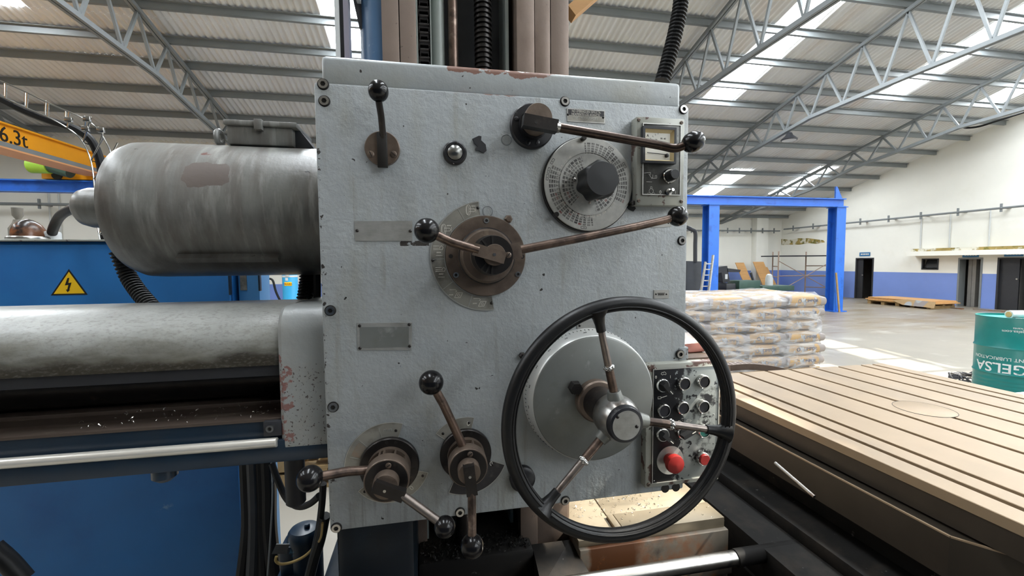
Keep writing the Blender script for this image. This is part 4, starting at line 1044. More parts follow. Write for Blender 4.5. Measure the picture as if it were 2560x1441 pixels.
lv, p, R_ = double_lever(1164, 1133, 62, 'double lever on a black flange beside the handwheel, one arm up and one hanging down',
    ((76, 142, False, 1.44), (246, 338, True, 1.68)), ((1078, 957), 30.3, PY - 0.07, [(1152, 1104, PY - 0.05), (1108, 1010, PY - 0.06)], m_copper),
    ((1180, 1366), 28.0, PY - 0.118, [(1180, 1300, PY - 0.112)], m_copper), (1180, 1236))
for a in (84, 255, 333): text_mb('0', 0.015, (p.x + R_ * 1.17 * math.cos(math.radians(a + (0 if a < 90 else 6 if a < 300 else -4))), PY - 0.0016, p.z + R_ * 1.17 * math.sin(math.radians(a))), XV, ZV, 0.0002).build('numeral', m_white, lv)

# small fittings near the wheel
MB().lathe(at(1304, 1193, Y=PY), FY, [(0.030, 0), (0.030, 0.014), (0.024, 0.018), (0, 0.018)], 28).build('lock_knob', m_blackp, hs)
MB().lathe(at(1305, 889, Y=PY), FY, [(0.008, 0), (0.008, 0.007), (0.005, 0.01), (0, 0.01)], 6).build('hex_plug', m_dark, hs)
for px, py in ((1663, 1222), (1690, 1219)): MB().lathe(at(px, py, Y=PY), FY, [(0.011, 0), (0.011, 0.001), (0, 0.001)], 20).build('hole', m_black, hs)

# ---- handwheel with its graduated drum
WX, WZ = at(1465, 980, Y=PY).x, at(1465, 980, Y=PY).z; wk = mpp(1465, 980, PY)
hw = node('handwheel', hs, 'big black rimmed handwheel with three steel spokes in front of a grey graduated drum')
pplate('zero_plate', ((1441, 801), (1499, 801), (1499, 828), (1443, 828)), m_alu, hw)
rivet(at(1449, 815, Y=PY - 0.0016), 0.003, hw)
MB().lathe((WX, PY, WZ), FY, [(158 * wk, 0), (158 * wk, 0.008), (150 * wk, 0.050), (147 * wk, 0.053)], 96).build('graduated_ring', m_ring, hw)
MB().lathe((WX, PY, WZ), FY, [(148 * wk, 0.050), (146 * wk, 0.056), (143 * wk, 0.058), (0, 0.058)], 96).build('drum_face', m_aludisc, hw)
q = MB()
for i in range(100):
    a = 2 * PI * i / 100; c, s = math.cos(a), math.sin(a); l = 0.012 if i % 10 == 0 else (0.009 if i % 5 == 0 else 0.006); r0 = 156.6 * wk
    q.obox((WX + (r0 + 0.0) * c, PY - 0.017, WZ + r0 * s), Vector((c, 0, s)), YV, Vector((-s, 0, c)), 0.0006, l / 2, 0.00045)
q.build('graduations', m_colgap, hw)
q = MB()
for i in range(20):
    a = 2 * PI * i / 20 + 0.1; c, s = math.cos(a), math.sin(a); r0 = 153.9 * wk
    text_mb(str((i * 5 + 15) % 100), 0.008, (WX + r0 * c, PY - 0.033, WZ + r0 * s), (s, 0, -c), (0.0, -1, 0), 0.0002, mb=q)
q.build('numeral_lettering', m_colgap, hw)
WYc = 0.752
MB().lathe(at(1436, 968, Y=PY - 0.062), FY, [(0.016, 0), (0.016, 0.008), (0.0135, 0.012), (0.0135, 0.018), (0, 0.018)], 6).build('clamp_bolt', m_dark, hw)
MB().lathe((WX, PY, WZ), FY, [(0.048, 0.056), (0.048, 0.075), (0.045, 0.079), (0.034, 0.081)], 40).build('shaft_collar', m_brown, hw)
MB().lathe((WX, PY, WZ), FY, [(0.037, 0.075), (0.037, 0.13), (0.039, 0.137), (0.039, 0.15)], 40).build('shaft', m_dark, hw)
MB().lathe((WX, PY, WZ), FY, [(0.036, 0.140), (0.043, 0.150), (0.0455, 0.172), (0.043, 0.192), (0.037, 0.204), (0.034, 0.204)], 48).build('hub', m_steel, hw)
MB().lathe((WX, PY, WZ), FY, [(0.0365, 0.198), (0.0365, 0.211), (0.034, 0.216), (0.029, 0.217), (0.029, 0.213)], 48).build('hub_ring', m_blackp, hw)
hc = MB().lathe((WX, PY, WZ), FY, [(0.030, 0.209), (0.030, 0.2165), (0, 0.2165)], 48).build('hub_cap', m_alu, hw)
rc, rr_ = 0.2315, 0.0138; wy = WYc
WXc = WX + 0.004
def ringpts(R, n=120): return [Vector((WXc + R * math.cos(2 * PI * i / n), wy, WZ + 0.002 + R * math.sin(2 * PI * i / n))) for i in range(n)]
q = MB(); q.tube(ringpts(rc), rr_, 22, closed=True); q.build('rim', m_rubber, hw, ang=60)
q = MB(); q.tube([p + FY * (rr_ * 0.93) for p in ringpts(rc - rr_ * 0.45)], 0.0016, 8, closed=True); q.tube([p + FY * (rr_ * 0.6) for p in ringpts(rc - rr_ * 0.85)], 0.0016, 8, closed=True)
q.build('rim_bead', m_rubber, hw, ang=60)
hubc = Vector((WXc, PY - 0.175, WZ))
for (ex, ey) in ((1488, 758), (1832, 1082), (1362, 1268)):
    e = at(ex, ey, Y=wy); dd = Vector((e.x - WXc, 0, e.z - WZ)).normalized()
    e = Vector((WXc, wy, WZ)) + dd * rc
    sp = node('spoke', hw)
    L_ = lambda t: hubc.lerp(e, t)
    MB().lathe(L_(0.12), L_(0.3) - L_(0.12), [(0.022, 0), (0.0165, 0.014), (0.0135, 0.030), (0.0125, 0.032), (0.009, 0.032)], 20).build('socket', m_aludisc, sp)
    MB().cyl(L_(0.22), L_(0.47), 0.0088, 0.0085, 16).build('inner_rod', m_copper, sp)
    q = MB()
    for k in range(7):
        a = 2 * PI * k / 7; o_ = L_(0.475) + Vector((math.cos(a) * dd.z, math.sin(a), -math.cos(a) * dd.x)) * 0.0078
        q.sphere(o_, 0.0042, 8, 6)
    q.sphere(L_(0.475), 0.0098, 10, 8); q.build('weld_bead', m_chrome, sp)
    MB().cyl(L_(0.47), L_(0.84), 0.0078, 0.0066, 16).build('outer_rod', m_rodsteel, sp)
    MB().lathe(L_(0.80), e - L_(0.80), [(0.0070, 0), (0.0092, 0.001), (0.0098, 0.016), (0.0125, 0.030), (0.020, 0.040), (0.023, 0.046)], 20).build('rubber_sleeve', m_rubber, sp)
for px, py in ((1546, 1043), (1594, 1067)): rivet(Vector((at(px - 2, py - 4, Y=PY - 0.2165).x, PY - 0.2165, at(px, py, Y=PY - 0.2165).z)), 0.0035, hc, m_dark)

# ---- spindle nose, rag and box shelf on the far side of the headstock
t = thing('spindle_nose', 'bright polished steel spindle sticking out of the headstock', 'spindle', (0.62, 1.2, 1.40))
za, zb_ = at(1720, 838, Y=1.2).z, at(1722, 940, Y=1.2).z; zc_, rs_ = (za + zb_) / 2 - 0.004, (za - zb_) / 2 + 0.008
MB().lathe((0.60, 1.22, zc_), (1, 0, 0), [(rs_, 0), (rs_, 0.255), (rs_ * 0.93, 0.265), (rs_ * 0.93, 0.275), (rs_ * 0.5, 0.276), (rs_ * 0.5, 0.24)], 40).build('quill', m_rodsteel, t)
MB().lathe((0.60, 1.22, zc_), (1, 0, 0), [(rs_ * 1.12, 0), (rs_ * 1.12, 0.045), (rs_ * 1.0, 0.05)], 40).build('spindle_ring', m_brown, t)

# ---- ammeter box
AYF = PY - 0.030
t = thing('ammeter_panel', 'black instrument panel with ammeter, knob and toggle on the headstock corner', 'instrument panel', at(1650, 515, Y=AYF))
fr = MB(); c = [at(1592, 288, Y=AYF), at(1712, 300, Y=AYF), at(1708, 518, Y=AYF), at(1592, 510, Y=AYF)]
X0, X1, Z1, Z0 = c[0].x, c[1].x, (c[0].z + c[1].z) / 2, (c[2].z + c[3].z) / 2
fr.box(X0, X1, AYF, PY - 0.0005, Z0, Z1, b=0.003); fr.build('mounting_frame', m_frame, t)
w = X1 - X0; h = Z1 - Z0; ix0, ix1, iz0, iz1 = X0 + w * 0.11, X1 - w * 0.09, Z0 + h * 0.115, Z1 - h * 0.075
fp = MB().box(ix0, ix1, AYF - 0.003, AYF, iz0, iz1, b=0.0008).build('face_plate', m_amp, t)
q = MB(); e_ = 0.0022
q.box(ix0, ix1, AYF - 0.0042, AYF - 0.0028, iz0, iz0 + e_); q.box(ix0, ix1, AYF - 0.0042, AYF - 0.0028, iz1 - e_, iz1); q.box(ix0, ix0 + e_, AYF - 0.0042, AYF - 0.0028, iz0 + e_, iz1 - e_); q.box(ix1 - e_, ix1, AYF - 0.0042, AYF - 0.0028, iz0 + e_, iz1 - e_)
q.build('plate_edge', m_alu, t)
for fx, fz in ((0.04, 0.96), (0.93, 0.955), (0.05, 0.05), (0.95, 0.05)): slotscrew((X0 + w * fx, AYF, Z0 + h * fz), 0.0042, t, m_brown, fx * 3)
gq = at(1648, 352, Y=AYF - 0.012); g0, g1 = at(1612, 312, Y=AYF - 0.02), at(1695, 408, Y=AYF - 0.02)
gb = MB(); bw = 0.0055
gx0, gx1, gz1, gz0 = g0.x, g1.x, g0.z, g1.z; gy = AYF - 0.013
gb.box(gx0, gx1, gy, AYF - 0.002, gz0, gz0 + bw); gb.box(gx0, gx1, gy, AYF - 0.002, gz1 - bw, gz1); gb.box(gx0, gx0 + bw, gy, AYF - 0.002, gz0 + bw, gz1 - bw); gb.box(gx1 - bw, gx1, gy, AYF - 0.002, gz0 + bw, gz1 - bw)
gauge = gb.build('ammeter', m_charcoal, t)
q = MB(); fx0, fx1, fz0, fz1 = gx0 + bw, gx1 - bw, gz0 + bw, gz1 - bw; iy = AYF - 0.006; s_ = 0.007
q.add([(fx0, gy + 0.001, fz0), (fx1, gy + 0.001, fz0), (fx1, gy + 0.001, fz1), (fx0, gy + 0.001, fz1), (fx0 + s_ * 0.3, iy, fz0 + s_ * 0.5), (fx1 - s_, iy, fz0 + s_ * 0.5), (fx1 - s_, iy, fz1 - s_), (fx0 + s_ * 0.3, iy, fz1 - s_)], [(0, 1, 5, 4), (1, 2, 6, 5), (2, 3, 7, 6), (3, 0, 4, 7)])
q.build('gauge_bezel', m_yellowed, gauge, recalc=False)
MB().box(fx0, fx1, iy, iy + 0.001, fz0, fz1).build('gauge_face', m_gauge, gauge)
gw, gh = fx1 - fx0, fz1 - fz0
q = MB(); text_mb('A', 0.009, (fx0 + gw * 0.13, iy - 0.0003, fz0 + gh * 0.80), XV, ZV, 0.0001, mb=q)
for s, x, z in (('0', 0.1, 0.5), ('10', 0.26, 0.62), ('20', 0.42, 0.68), ('30', 0.60, 0.73), ('40', 0.72, 0.73)): text_mb(s, 0.0055, (fx0 + gw * x, iy - 0.0003, fz0 + gh * z), XV, ZV, 0.0001, mb=q)
for i in range(13):
    a = math.radians(150 - i * 7.5); r_ = gw * 0.75; ox, oz = fx0 + gw * 0.78, fz0 + gh * 0.16
    q.ribbon([(ox + r_ * math.cos(a), oz + r_ * math.sin(a)), (ox + r_ * 1.07 * math.cos(a), oz + r_ * 1.07 * math.sin(a))], 0.0006, iy, 0.0003)
q.build('gauge_scale', m_black, gauge)
q = MB(); q.ribbon([(fx0 + gw * 0.1, fz0 + gh * 0.26), (fx0 + gw * 0.8, fz0 + gh * 0.22)], 0.0016, iy - 0.002, 0.0005); q.build('needle', m_black, gauge)
MB().lathe((fx0 + gw * 0.78, iy, fz0 + gh * 0.19), FY, [(0.0045, 0), (0.0045, 0.004), (0, 0.005)], 16).build('needle_pivot', m_black, gauge)
kp = at(1673, 441, Y=AYF - 0.003)
MB().lathe(kp, FY, [(0.0175, 0), (0.0175, 0.004), (0.016, 0.006), (0.0125, 0.006)], 32).build('knob_ring', m_chrome, t)
MB().lathe(kp, FY, [(0.0125, 0.004), (0.0120, 0.024), (0.0105, 0.026), (0, 0.026)], 32).build('rotary_knob', m_knob, t)
tp = at(1671, 481, Y=AYF - 0.003)
tg = MB().lathe(tp, FY, [(0.008, 0), (0.008, 0.003), (0.005, 0.004), (0.005, 0.009), (0.0035, 0.009)], 24).build('toggle_switch', m_steel, t)
MB().cyl(tp + FY * 0.006, tp + FY * 0.02 + ZV * 0.003, 0.0028, 0.0036, 12).build('toggle_stick', m_chrome, tg)
q = MB(); text_mb('0', 0.011, at(1651, 481, Y=AYF - 0.0032), XV, ZV, 0.0002, mb=q); text_mb('1', 0.011, at(1689, 481, Y=AYF - 0.0032), XV, ZV, 0.0002, mb=q)
lpx = at(1628, 478, Y=AYF - 0.0032)
q.ribbon([(lpx.x + 0.0055 * math.cos(a), lpx.z + 0.0055 * math.sin(a)) for a in [2 * PI * i / 14 for i in range(15)]], 0.0006, lpx.y, 0.0003)
for a in (210, 240, 270, 300, 330):
    a_ = math.radians(a); q.ribbon([(lpx.x + 0.0075 * math.cos(a_), lpx.z + 0.0075 * math.sin(a_)), (lpx.x + 0.011 * math.cos(a_), lpx.z + 0.011 * math.sin(a_))], 0.0006, lpx.y, 0.0003)
q.ribbon([(lpx.x - 0.002, lpx.z + 0.0055), (lpx.x - 0.002, lpx.z + 0.010), (lpx.x + 0.002, lpx.z + 0.010), (lpx.x + 0.002, lpx.z + 0.0055)], 0.0006, lpx.y, 0.0003)
sp_ = at(1628, 440, Y=AYF - 0.0032)
for pts in ([(-0.018, 0.006), (-0.002, 0.008), (-0.002, 0.002)], [(-0.006, 0.004), (0.000, -0.004), (0.004, -0.004), (0.004, 0.003)], [(0.000, -0.006), (0.014, -0.005), (0.014, 0.001), (0.010, 0.001), (0.010, -0.005)], [(-0.012, -0.014), (0.002, -0.014)]):
    q.ribbon([(sp_.x + a, sp_.z + c) for a, c in pts], 0.0007, sp_.y, 0.0003)
q.build('printed_symbols', m_alu, t)

# ---- push button box
CYp = PY - 0.022
t = thing('control_panel', 'worn black and silver push button panel behind the handwheel', 'control panel', at(1700, 1215, Y=CYp))
k0, k1, k2_, k3 = at(1616, 912, Y=CYp), at(1793, 905, Y=CYp), at(1800, 1196, Y=CYp), at(1614, 1222, Y=CYp)
cx0, cx1, cz1, cz0 = k0.x, at(1795, 1000, Y=CYp).x, k0.z, k3.z
MB().box(cx0, cx1 + 0.006, CYp, PY + 0.10, cz0, cz1, b=0.003).build('box', m_frame, t)
MB().box(cx0 + 0.016, cx1, CYp - 0.003, CYp, cz0 + 0.012, cz1 - 0.012, b=0.0008).build('face_plate', m_ctl, t)
q = MB(); ex0, ex1, ez0, ez1 = cx0 + 0.016, cx1, cz0 + 0.012, cz1 - 0.012; e_ = 0.0016
for bx in ((ex0, ex1, ez1 - e_, ez1), (ex0, ex1, ez0, ez0 + e_), (ex0, ex0 + e_, ez0 + e_, ez1 - e_), (ex1 - e_, ex1, ez0 + e_, ez1 - e_)): q.box(bx[0], bx[1], CYp - 0.0042, CYp - 0.0028, bx[2], bx[3])
q.build('plate_edge', m_alu, t)
for px, py in ((1622, 919), (1621, 1212)): slotscrew(at(px, py, Y=CYp), 0.005, t, m_brown)
for px, py in ((1637, 922), (1786, 915), (1784, 1037), (1635, 1203)): rivet(at(px, py, Y=CYp - 0.003), 0.002, t, m_steel)
yb_ = CYp - 0.003
def button(px, py, kind):
    # pixel is the centre of the front face
    f_ = yb_ - 0.011
    p = at(px, py, Y=f_); p = Vector((p.x, yb_, p.z)); rr = 0.0155
    if kind in ('navy', 'green', 'red'):
        o = MB().lathe(p, FY, [(0.0172, 0), (0.0172, 0.006), (0.0165, 0.010), (0.0150, 0.0115), (0.0137, 0.0115), (0.0133, 0.008)], 36).build('push_button', m_chrome, t)
        hgt = 0.0088 if kind != 'red' else 0.016
        MB().lathe(p, FY, [(0.0134, 0.004), (0.0134, hgt - 0.0005), (0.0125, hgt + 0.0005), (0, hgt + 0.0005)], 32).build('button_cap', {'navy': m_navy, 'green': m_green, 'red': m_red}[kind], o)
    elif kind == 'stop':
        o = MB().lathe(p, FY, [(0.036, 0), (0.036, 0.0016), (0, 0.0016)], 48).build('emergency_stop', m_alu, t)
        c2 = at(1691, 1164, Y=yb_ - 0.034); c2 = Vector((c2.x, yb_, c2.z))
        MB().lathe(c2, FY, [(0.015, 0.0016), (0.015, 0.018), (0.0225, 0.021), (0.0232, 0.026), (0.0215, 0.033), (0.014, 0.0352), (0, 0.036)], 40).build('mushroom_head', m_red, o)
    else:
        o = MB().lathe(p, FY, [(0.0172, 0), (0.0172, 0.006), (0.0165, 0.009), (0.0150, 0.0105), (0.0137, 0.0105), (0.0133, 0.007)], 36).build('selector_switch', m_chrome, t)
        MB().lathe(p, FY, [(0.013, 0.008), (0.013, 0.012), (0, 0.012)], 28).build('selector_base', m_knob, o)
        a = math.radians(kind); d_ = Vector((math.cos(a), 0, math.sin(a)))
        MB().obox(p + FY * 0.019 + d_ * 0.004, d_, YV, Vector((-d_.z, 0, d_.x)), 0.017, 0.008, 0.0048).build('selector_handle', m_knob, o)
        MB().obox(p + FY * 0.0272 + d_ * 0.016, d_, YV, Vector((-d_.z, 0, d_.x)), 0.005, 0.0003, 0.0009).build('pointer_line', m_white, o)
button(1660, 966, -48)
for px, py in ((1713, 961), (1762, 956), (1662, 1029), (1710, 1022), (1761, 1019)): button(px, py, 'navy')
button(1660, 1090, -42); button(1712, 1084, 25); button(1763, 1080, 'green'); button(1760, 1149, 'red'); button(1681, 1156, 'stop')
q = MB()
text_mb('0', 0.010, at(1640, 944, Y=yb_ - 0.0004), XV, ZV, 0.0002, mb=q); text_mb('1', 0.010, at(1676, 943, Y=yb_ - 0.0004), XV, ZV, 0.0002, mb=q)
o_ = at(1659, 935, Y=yb_)
q.ribbon([(o_.x + a * 1e-3, o_.z + c * 1e-3) for a, c in ((-7, 0), (-4, 4), (-1, 2), (1, 5), (5, 3), (7, -1), (4, -3), (1, -1), (-3, -3), (-7, 0))], 0.0009, yb_, 0.0003)
o_ = at(1656, 995, Y=yb_)
q.ribbon([(o_.x + a * 1e-3, o_.z + c * 1e-3) for a, c in ((-12, -2), (-12, 3), (-4, 3), (-4, -2), (-12, -2))], 0.0009, yb_, 0.0003); q.ribbon([(o_.x - 0.004, o_.z), (o_.x + 0.012, o_.z + 0.004)], 0.0012, yb_, 0.0003)
for px, py in ((1697, 1057), (1722, 1053), (1664, 1058)):
    o_ = at(px, py, Y=yb_); q.ribbon([(o_.x + 0.006 * math.cos(a), o_.z + 0.004 * math.sin(a)) for a in [2 * PI * i / 10 for i in range(11)]], 0.0008, yb_, 0.0003); q.ribbon([(o_.x - 0.009, o_.z - 0.001), (o_.x + 0.009, o_.z + 0.001)], 0.0008, yb_, 0.0003)
q.build('printed_symbols', m_white, t)
# rag and shelf behind the control panel
r0 = at(1716, 893, Y=1.02); r1 = at(1787, 888, Y=1.02)
MB().box(PX1 - 0.02, cx1 + 0.01, PY + 0.0, 1.12, cz1 + 0.0005, cz1 + 0.004).build('top_shelf', m_brown, t)
q = MB(); n = 12
for i in range(n):
    for j in range(5):
        u, v = i / (n - 1), j / 4
        q.v.append((r0.x - 0.01 + (r1.x - r0.x + 0.01) * u, 1.0 + 0.06 * v, cz1 + 0.005 + (0.010 * math.sin(2.2 * u + v) ** 2 + 0.012 * u * u + random.uniform(0, 0.003)) * (1 if 0 < j < 4 else 0.15)))
for i in range(n - 1):
    for j in range(4): q.f.append((i * 5 + j, i * 5 + j + 1, i * 5 + j + 6, i * 5 + j + 5)); q.mi.append(0)
ro = q.build('rag', m_rag, ang=180, recalc=False); tag(ro, 'crumpled red brown rag on top of the push button panel', 'rag')
sm = ro.modifiers.new('s', 'SOLIDIFY'); sm.thickness = 0.003

# ---- drive motor
MR, MY, MZ = 0.17, 1.2533, 1.793
mx0, mx1 = -0.735, -0.262
t = thing('drive_motor', 'large grey cylindrical electric motor on the side of the headstock', 'motor', (-0.5, MY, MZ - MR))
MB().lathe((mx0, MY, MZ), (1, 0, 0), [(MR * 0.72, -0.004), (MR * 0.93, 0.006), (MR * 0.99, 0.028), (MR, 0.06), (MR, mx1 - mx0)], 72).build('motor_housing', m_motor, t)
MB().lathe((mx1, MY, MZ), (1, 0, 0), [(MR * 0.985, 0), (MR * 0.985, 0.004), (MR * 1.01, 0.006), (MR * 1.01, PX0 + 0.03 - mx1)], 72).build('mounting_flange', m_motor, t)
hx = at(193, 520, Y=MY).x; hz = at(230, 520, Y=MY).z
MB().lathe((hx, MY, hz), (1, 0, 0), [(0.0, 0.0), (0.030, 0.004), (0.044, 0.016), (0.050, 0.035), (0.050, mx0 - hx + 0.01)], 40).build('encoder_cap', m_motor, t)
ra, rb_ = at(442, 632, Y=MY - 0.13), at(697, 647, Y=MY - 0.13)
zc_ = (ra.z + rb_.z) / 2; yc_ = MY - math.sqrt(max(0, MR ** 2 - (zc_ - MZ) ** 2))
nrm = Vector((0, yc_ - MY, zc_ - MZ)).normalized()
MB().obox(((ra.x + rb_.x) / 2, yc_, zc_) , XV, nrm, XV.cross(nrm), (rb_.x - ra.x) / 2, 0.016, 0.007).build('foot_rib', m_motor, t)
# terminal box
ty = MY - 0.06
ta, tb = at(565, 312, Y=ty), at(733, 366, Y=ty)
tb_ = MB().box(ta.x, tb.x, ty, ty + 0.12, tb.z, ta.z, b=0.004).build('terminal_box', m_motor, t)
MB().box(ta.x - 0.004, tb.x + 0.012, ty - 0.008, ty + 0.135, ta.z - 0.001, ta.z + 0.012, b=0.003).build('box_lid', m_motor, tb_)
q = MB(); q.prism([(tb.x, ty + 0.02, ta.z), (tb.x + 0.012, ty + 0.02, ta.z), (tb.x + 0.055, ty + 0.02, tb.z - 0.012), (tb.x, ty + 0.02, tb.z - 0.012)], (0, 0.10, 0)); q.build('box_gusset', m_colgap, tb_)
xm = at(645, 316, Y=ty - 0.01).x
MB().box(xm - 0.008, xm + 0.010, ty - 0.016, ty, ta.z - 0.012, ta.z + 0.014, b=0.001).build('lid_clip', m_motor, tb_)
MB().box(ta.x + 0.005, tb.x + 0.04, ty + 0.01, ty + 0.11, tb.z - 0.035, tb.z).build('box_neck', m_black, tb_)
ex, ez = at(549, 345, Y=MY - 0.03).x, at(549, 345, Y=MY - 0.03).z
q = MB(); q.tube([Vector((ex, MY - 0.03 + 0.017 * math.cos(a), ez + 0.017 * math.sin(a))) for a in [2 * PI * i / 24 for i in range(24)]], 0.0065, 10, closed=True)
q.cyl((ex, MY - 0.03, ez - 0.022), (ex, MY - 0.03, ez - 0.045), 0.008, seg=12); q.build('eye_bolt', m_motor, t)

# ---- spindle tail: cover, rails and blue support beam
TY = 1.0
t = thing('spindle_tail_support', 'long grey half round tail cover over oily rails and a blue beam', 'machine part', (-0.34, 1.15, 1.2))
zc0 = at(400, 928, Y=TY).z
prof = [(TY, zc0), (TY, zc0 + 0.045)] + [(TY + 0.115 - 0.115 * math.cos(a), zc0 + 0.045 + 0.085 * math.sin(a)) for a in [PI / 2 * i / 10 for i in range(1, 11)]] + [(TY + 0.20, zc0 + 0.13), (TY + 0.30, zc0 + 0.10), (TY + 0.34, zc0)]
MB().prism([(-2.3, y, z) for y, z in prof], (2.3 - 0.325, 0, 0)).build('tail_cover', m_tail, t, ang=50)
bx0, bx1 = at(697, 950, Y=TY - 0.012).x, PX0 + 0.02
ez0, ez1 = at(720, 1138, Y=TY - 0.012).z, at(760, 765, Y=TY + 0.02).z
q = MB()
rr = 0.045; prof = []
for cxx, czz, a0_, a1_ in ((TY + 0.035, ez1 - 0.06, PI, PI / 2), (TY + 0.3, ez1 - 0.06, PI / 2, 0), (TY + 0.3, ez0 + 0.03, 0, -PI / 2), (TY + 0.012, ez0 + 0.025, -PI / 2, -PI)):
    rr = 0.06 if czz > 1.4 else 0.028
    for i in range(9):
        a = a0_ + (a1_ - a0_) * i / 8; prof.append((cxx + (0.047 if czz > 1.4 else 0.025) * math.cos(a), czz + rr * math.sin(a)))
q.prism([(bx0 + 0.008, y, z) for y, z in prof], (bx1 - bx0 - 0.008, 0, 0))
cen = (sum(p[0] for p in prof) / len(prof), sum(p[1] for p in prof) / len(prof))
n = len(prof); ins = [(bx0, cen[0] + (y - cen[0]) * 0.965, cen[1] + (z - cen[1]) * 0.975) for y, z in prof]
q.add([(bx0 + 0.008, y, z) for y, z in prof] + ins, [(i, (i + 1) % n, n + (i + 1) % n, n + i) for i in range(n)] + [tuple(n + i for i in range(n))])
q.build('end_block', m_endblk, t, ang=50)
XA = -2.3
MB().lathe((XA, TY + 0.15, zc0 - 0.045), (1, 0, 0), [(0.06, 0), (0.06, 2.3 - 0.325)], 36).build('tail_spindle', m_dark, t)
MB().box(XA, bx0, TY + 0.20, TY + 0.32, 1.20, zc0 + 0.02).build('back_web', m_black, t)
MB().box(XA, bx0, TY + 0.012, TY + 0.028, zc0 - 0.026, zc0 - 0.001).build('cover_lip', m_charcoal, t)
zr = at(600, 1052, Y=TY).z
MB().box(XA, bx0, TY, TY + 0.06, zr - 0.007, zr, b=0.001).build('rail', m_rail, t)
MB().box(XA, bx0, TY + 0.06, TY + 0.115, zr - 0.0074, zr - 0.003).build('rail', m_rail, t)
MB().box(XA, bx0, TY + 0.115, TY + 0.15, zr - 0.0074, zr + 0.006, b=0.001).build('rail', m_rail, t)
MB().box(XA, bx0, TY + 0.004, TY + 0.3, zr - 0.075, zr - 0.0075).build('beam_web', m_mblue, t)
zl = at(350, 1190, Y=TY - 0.015).z
MB().box(XA, PX0 + 0.02, TY - 0.012, TY + 0.3, zl - 0.0, zr - 0.046, b=0.003).build('support_beam', m_mblue, t)
MB().cyl((XA, TY - 0.014, zr - 0.040), (bx0 - 0.008, TY - 0.014, zr - 0.050), 0.0105, seg=20, bev=0.001).build('polished_rod', m_wrod, t)
sc_p = at(675, 1070, Y=TY - 0.005)
MB().box(sc_p.x - 0.012, sc_p.x + 0.025, TY - 0.01, TY + 0.03, sc_p.z - 0.018, sc_p.z + 0.016, b=0.002).build('clamp', m_charcoal, t)
hexscrew(Vector((sc_p.x + 0.002, TY - 0.010, sc_p.z)), 0.010, t, False)
bo = at(405, 1192, Y=TY + 0.02)
MB().lathe((bo.x, TY + 0.03, bo.z - 0.014), (0, 0, 1), [(0.012, 0), (0.024, 0.01), (0.024, 0.04)], 20).build('drain_boss', m_mblue, t)

def swarf(name, label, n, boxf, mat, size=0.004):
    q = MB()
    for k in range(n):
        c = boxf(); r = random.uniform(0.5, 1.2) * size; a0_ = random.uniform(0, 6.28); tilt = Vector((random.uniform(-1, 1), random.uniform(-1, 1), random.uniform(0.2, 1))).normalized(); u = tilt.orthogonal().normalized(); v = tilt.cross(u)
        m_ = 5; pts = []
        for i in range(m_):
            a = a0_ + i * random.uniform(0.5, 0.9); pts.append(c + (u * math.cos(a) + v * math.sin(a)) * r)
        vs = []; w_ = tilt * r * 0.5
        for p_ in pts: vs += [p_, p_ + w_]
        q.add(vs, [(2 * i, 2 * i + 1, 2 * i + 3, 2 * i + 2) for i in range(m_ - 1)])
    o = q.build(name, mat, ang=180, recalc=False); return tag(o, label, 'swarf', kind='stuff')
def rbx(x0, x1, y0, y1, z): return lambda: Vector((random.uniform(x0, x1), random.uniform(y0, y1), z + random.uniform(0.001, 0.004)))
swarf('metal_chips', 'curled metal chips lying on the brown rail under the tail cover', 60, rbx(-0.75, -0.36, TY + 0.01, TY + 0.11, zr), m_swarf, 0.0035)

# ---- bed, column base and saddle under the headstock
t = thing('machine_bed', 'dark blue machine bed with rusty castings and steel ways', 'machine bed', (0.2, 1.5, 0))
MB().box(-0.40, 0.31, 1.13, CYF + 0.7, 0.0, 0.56, b=0.03).build('column_base', m_base, t)
MB().box(-0.75, 1.04, 0.15, 1.128, 0.0, 0.46, b=0.02).build('added_bounce_blocker', m_bed, t)  # unseen dark block, added to cut floor bounce on the lower panel
MB().box(-0.27, -0.06, 1.17, CYF + 0.1, 0.5, 0.96, b=0.02).build('base_pedestal', m_base, t)
MB().box(-0.06, 0.31, 1.28, CYF + 0.1, 0.5, 0.72, b=0.012).build('base_pocket', m_bed, t)
MB().lathe((0.09, 1.36, 0.5), (0, 0, 1), [(0.03, 0), (0.03, 0.56)], 24).build('lift_shaft', m_dark, t)
w0, w1 = at(1300, 1300, Y=CYF - 0.05), at(1420, 1300, Y=CYF - 0.05)
MB().box(w0.x, w0.x + 0.06, CYF - 0.06, CYF - 0.014, 0.62, 1.09, b=0.002).build('way_strip', m_colbrown, t)
MB().box(w0.x + 0.062, w1.x, CYF - 0.05, CYF - 0.014, 0.66, 1.09, b=0.002).build('way_strip', m_colbrown, t)
q = MB(); f0, f1, f2, f3 = at(1330, 1362, Y=1.33), at(1425, 1350, Y=1.33), at(1480, 1441, Y=1.16), at(1350, 1441, Y=1.16)
q.prism([f0, f1, f2 + Vector((0.01, -0.02, -0.02)), f3 + Vector((0, -0.02, -0.02))], (0, 0.06, -0.12)); q.build('way_foot', m_bed, t)
BZ = 0.75
MB().box(0.455, 1.0, 1.245, 2.4, 0.0, BZ - 0.035, b=0.004).build('bed_casting', m_rust, t)
MB().box(0.455, 0.62, 1.26, 2.2, BZ - 0.035, BZ - 0.012, b=0.002).build('bed_top', m_saddle, t)
MB().box(0.62, 0.995, 1.262, 1.36, 0.655, BZ, b=0.002).build('way_block', m_saddle, t)
MB().box(0.595, 0.618, 1.262, 1.36, 0.655, BZ, b=0.002).build('way_block', m_saddle, t)
MB().box(0.60, 1.0, 1.37, 1.55, BZ - 0.035, BZ - 0.008, b=0.002).build('bed_top', m_saddle, t)
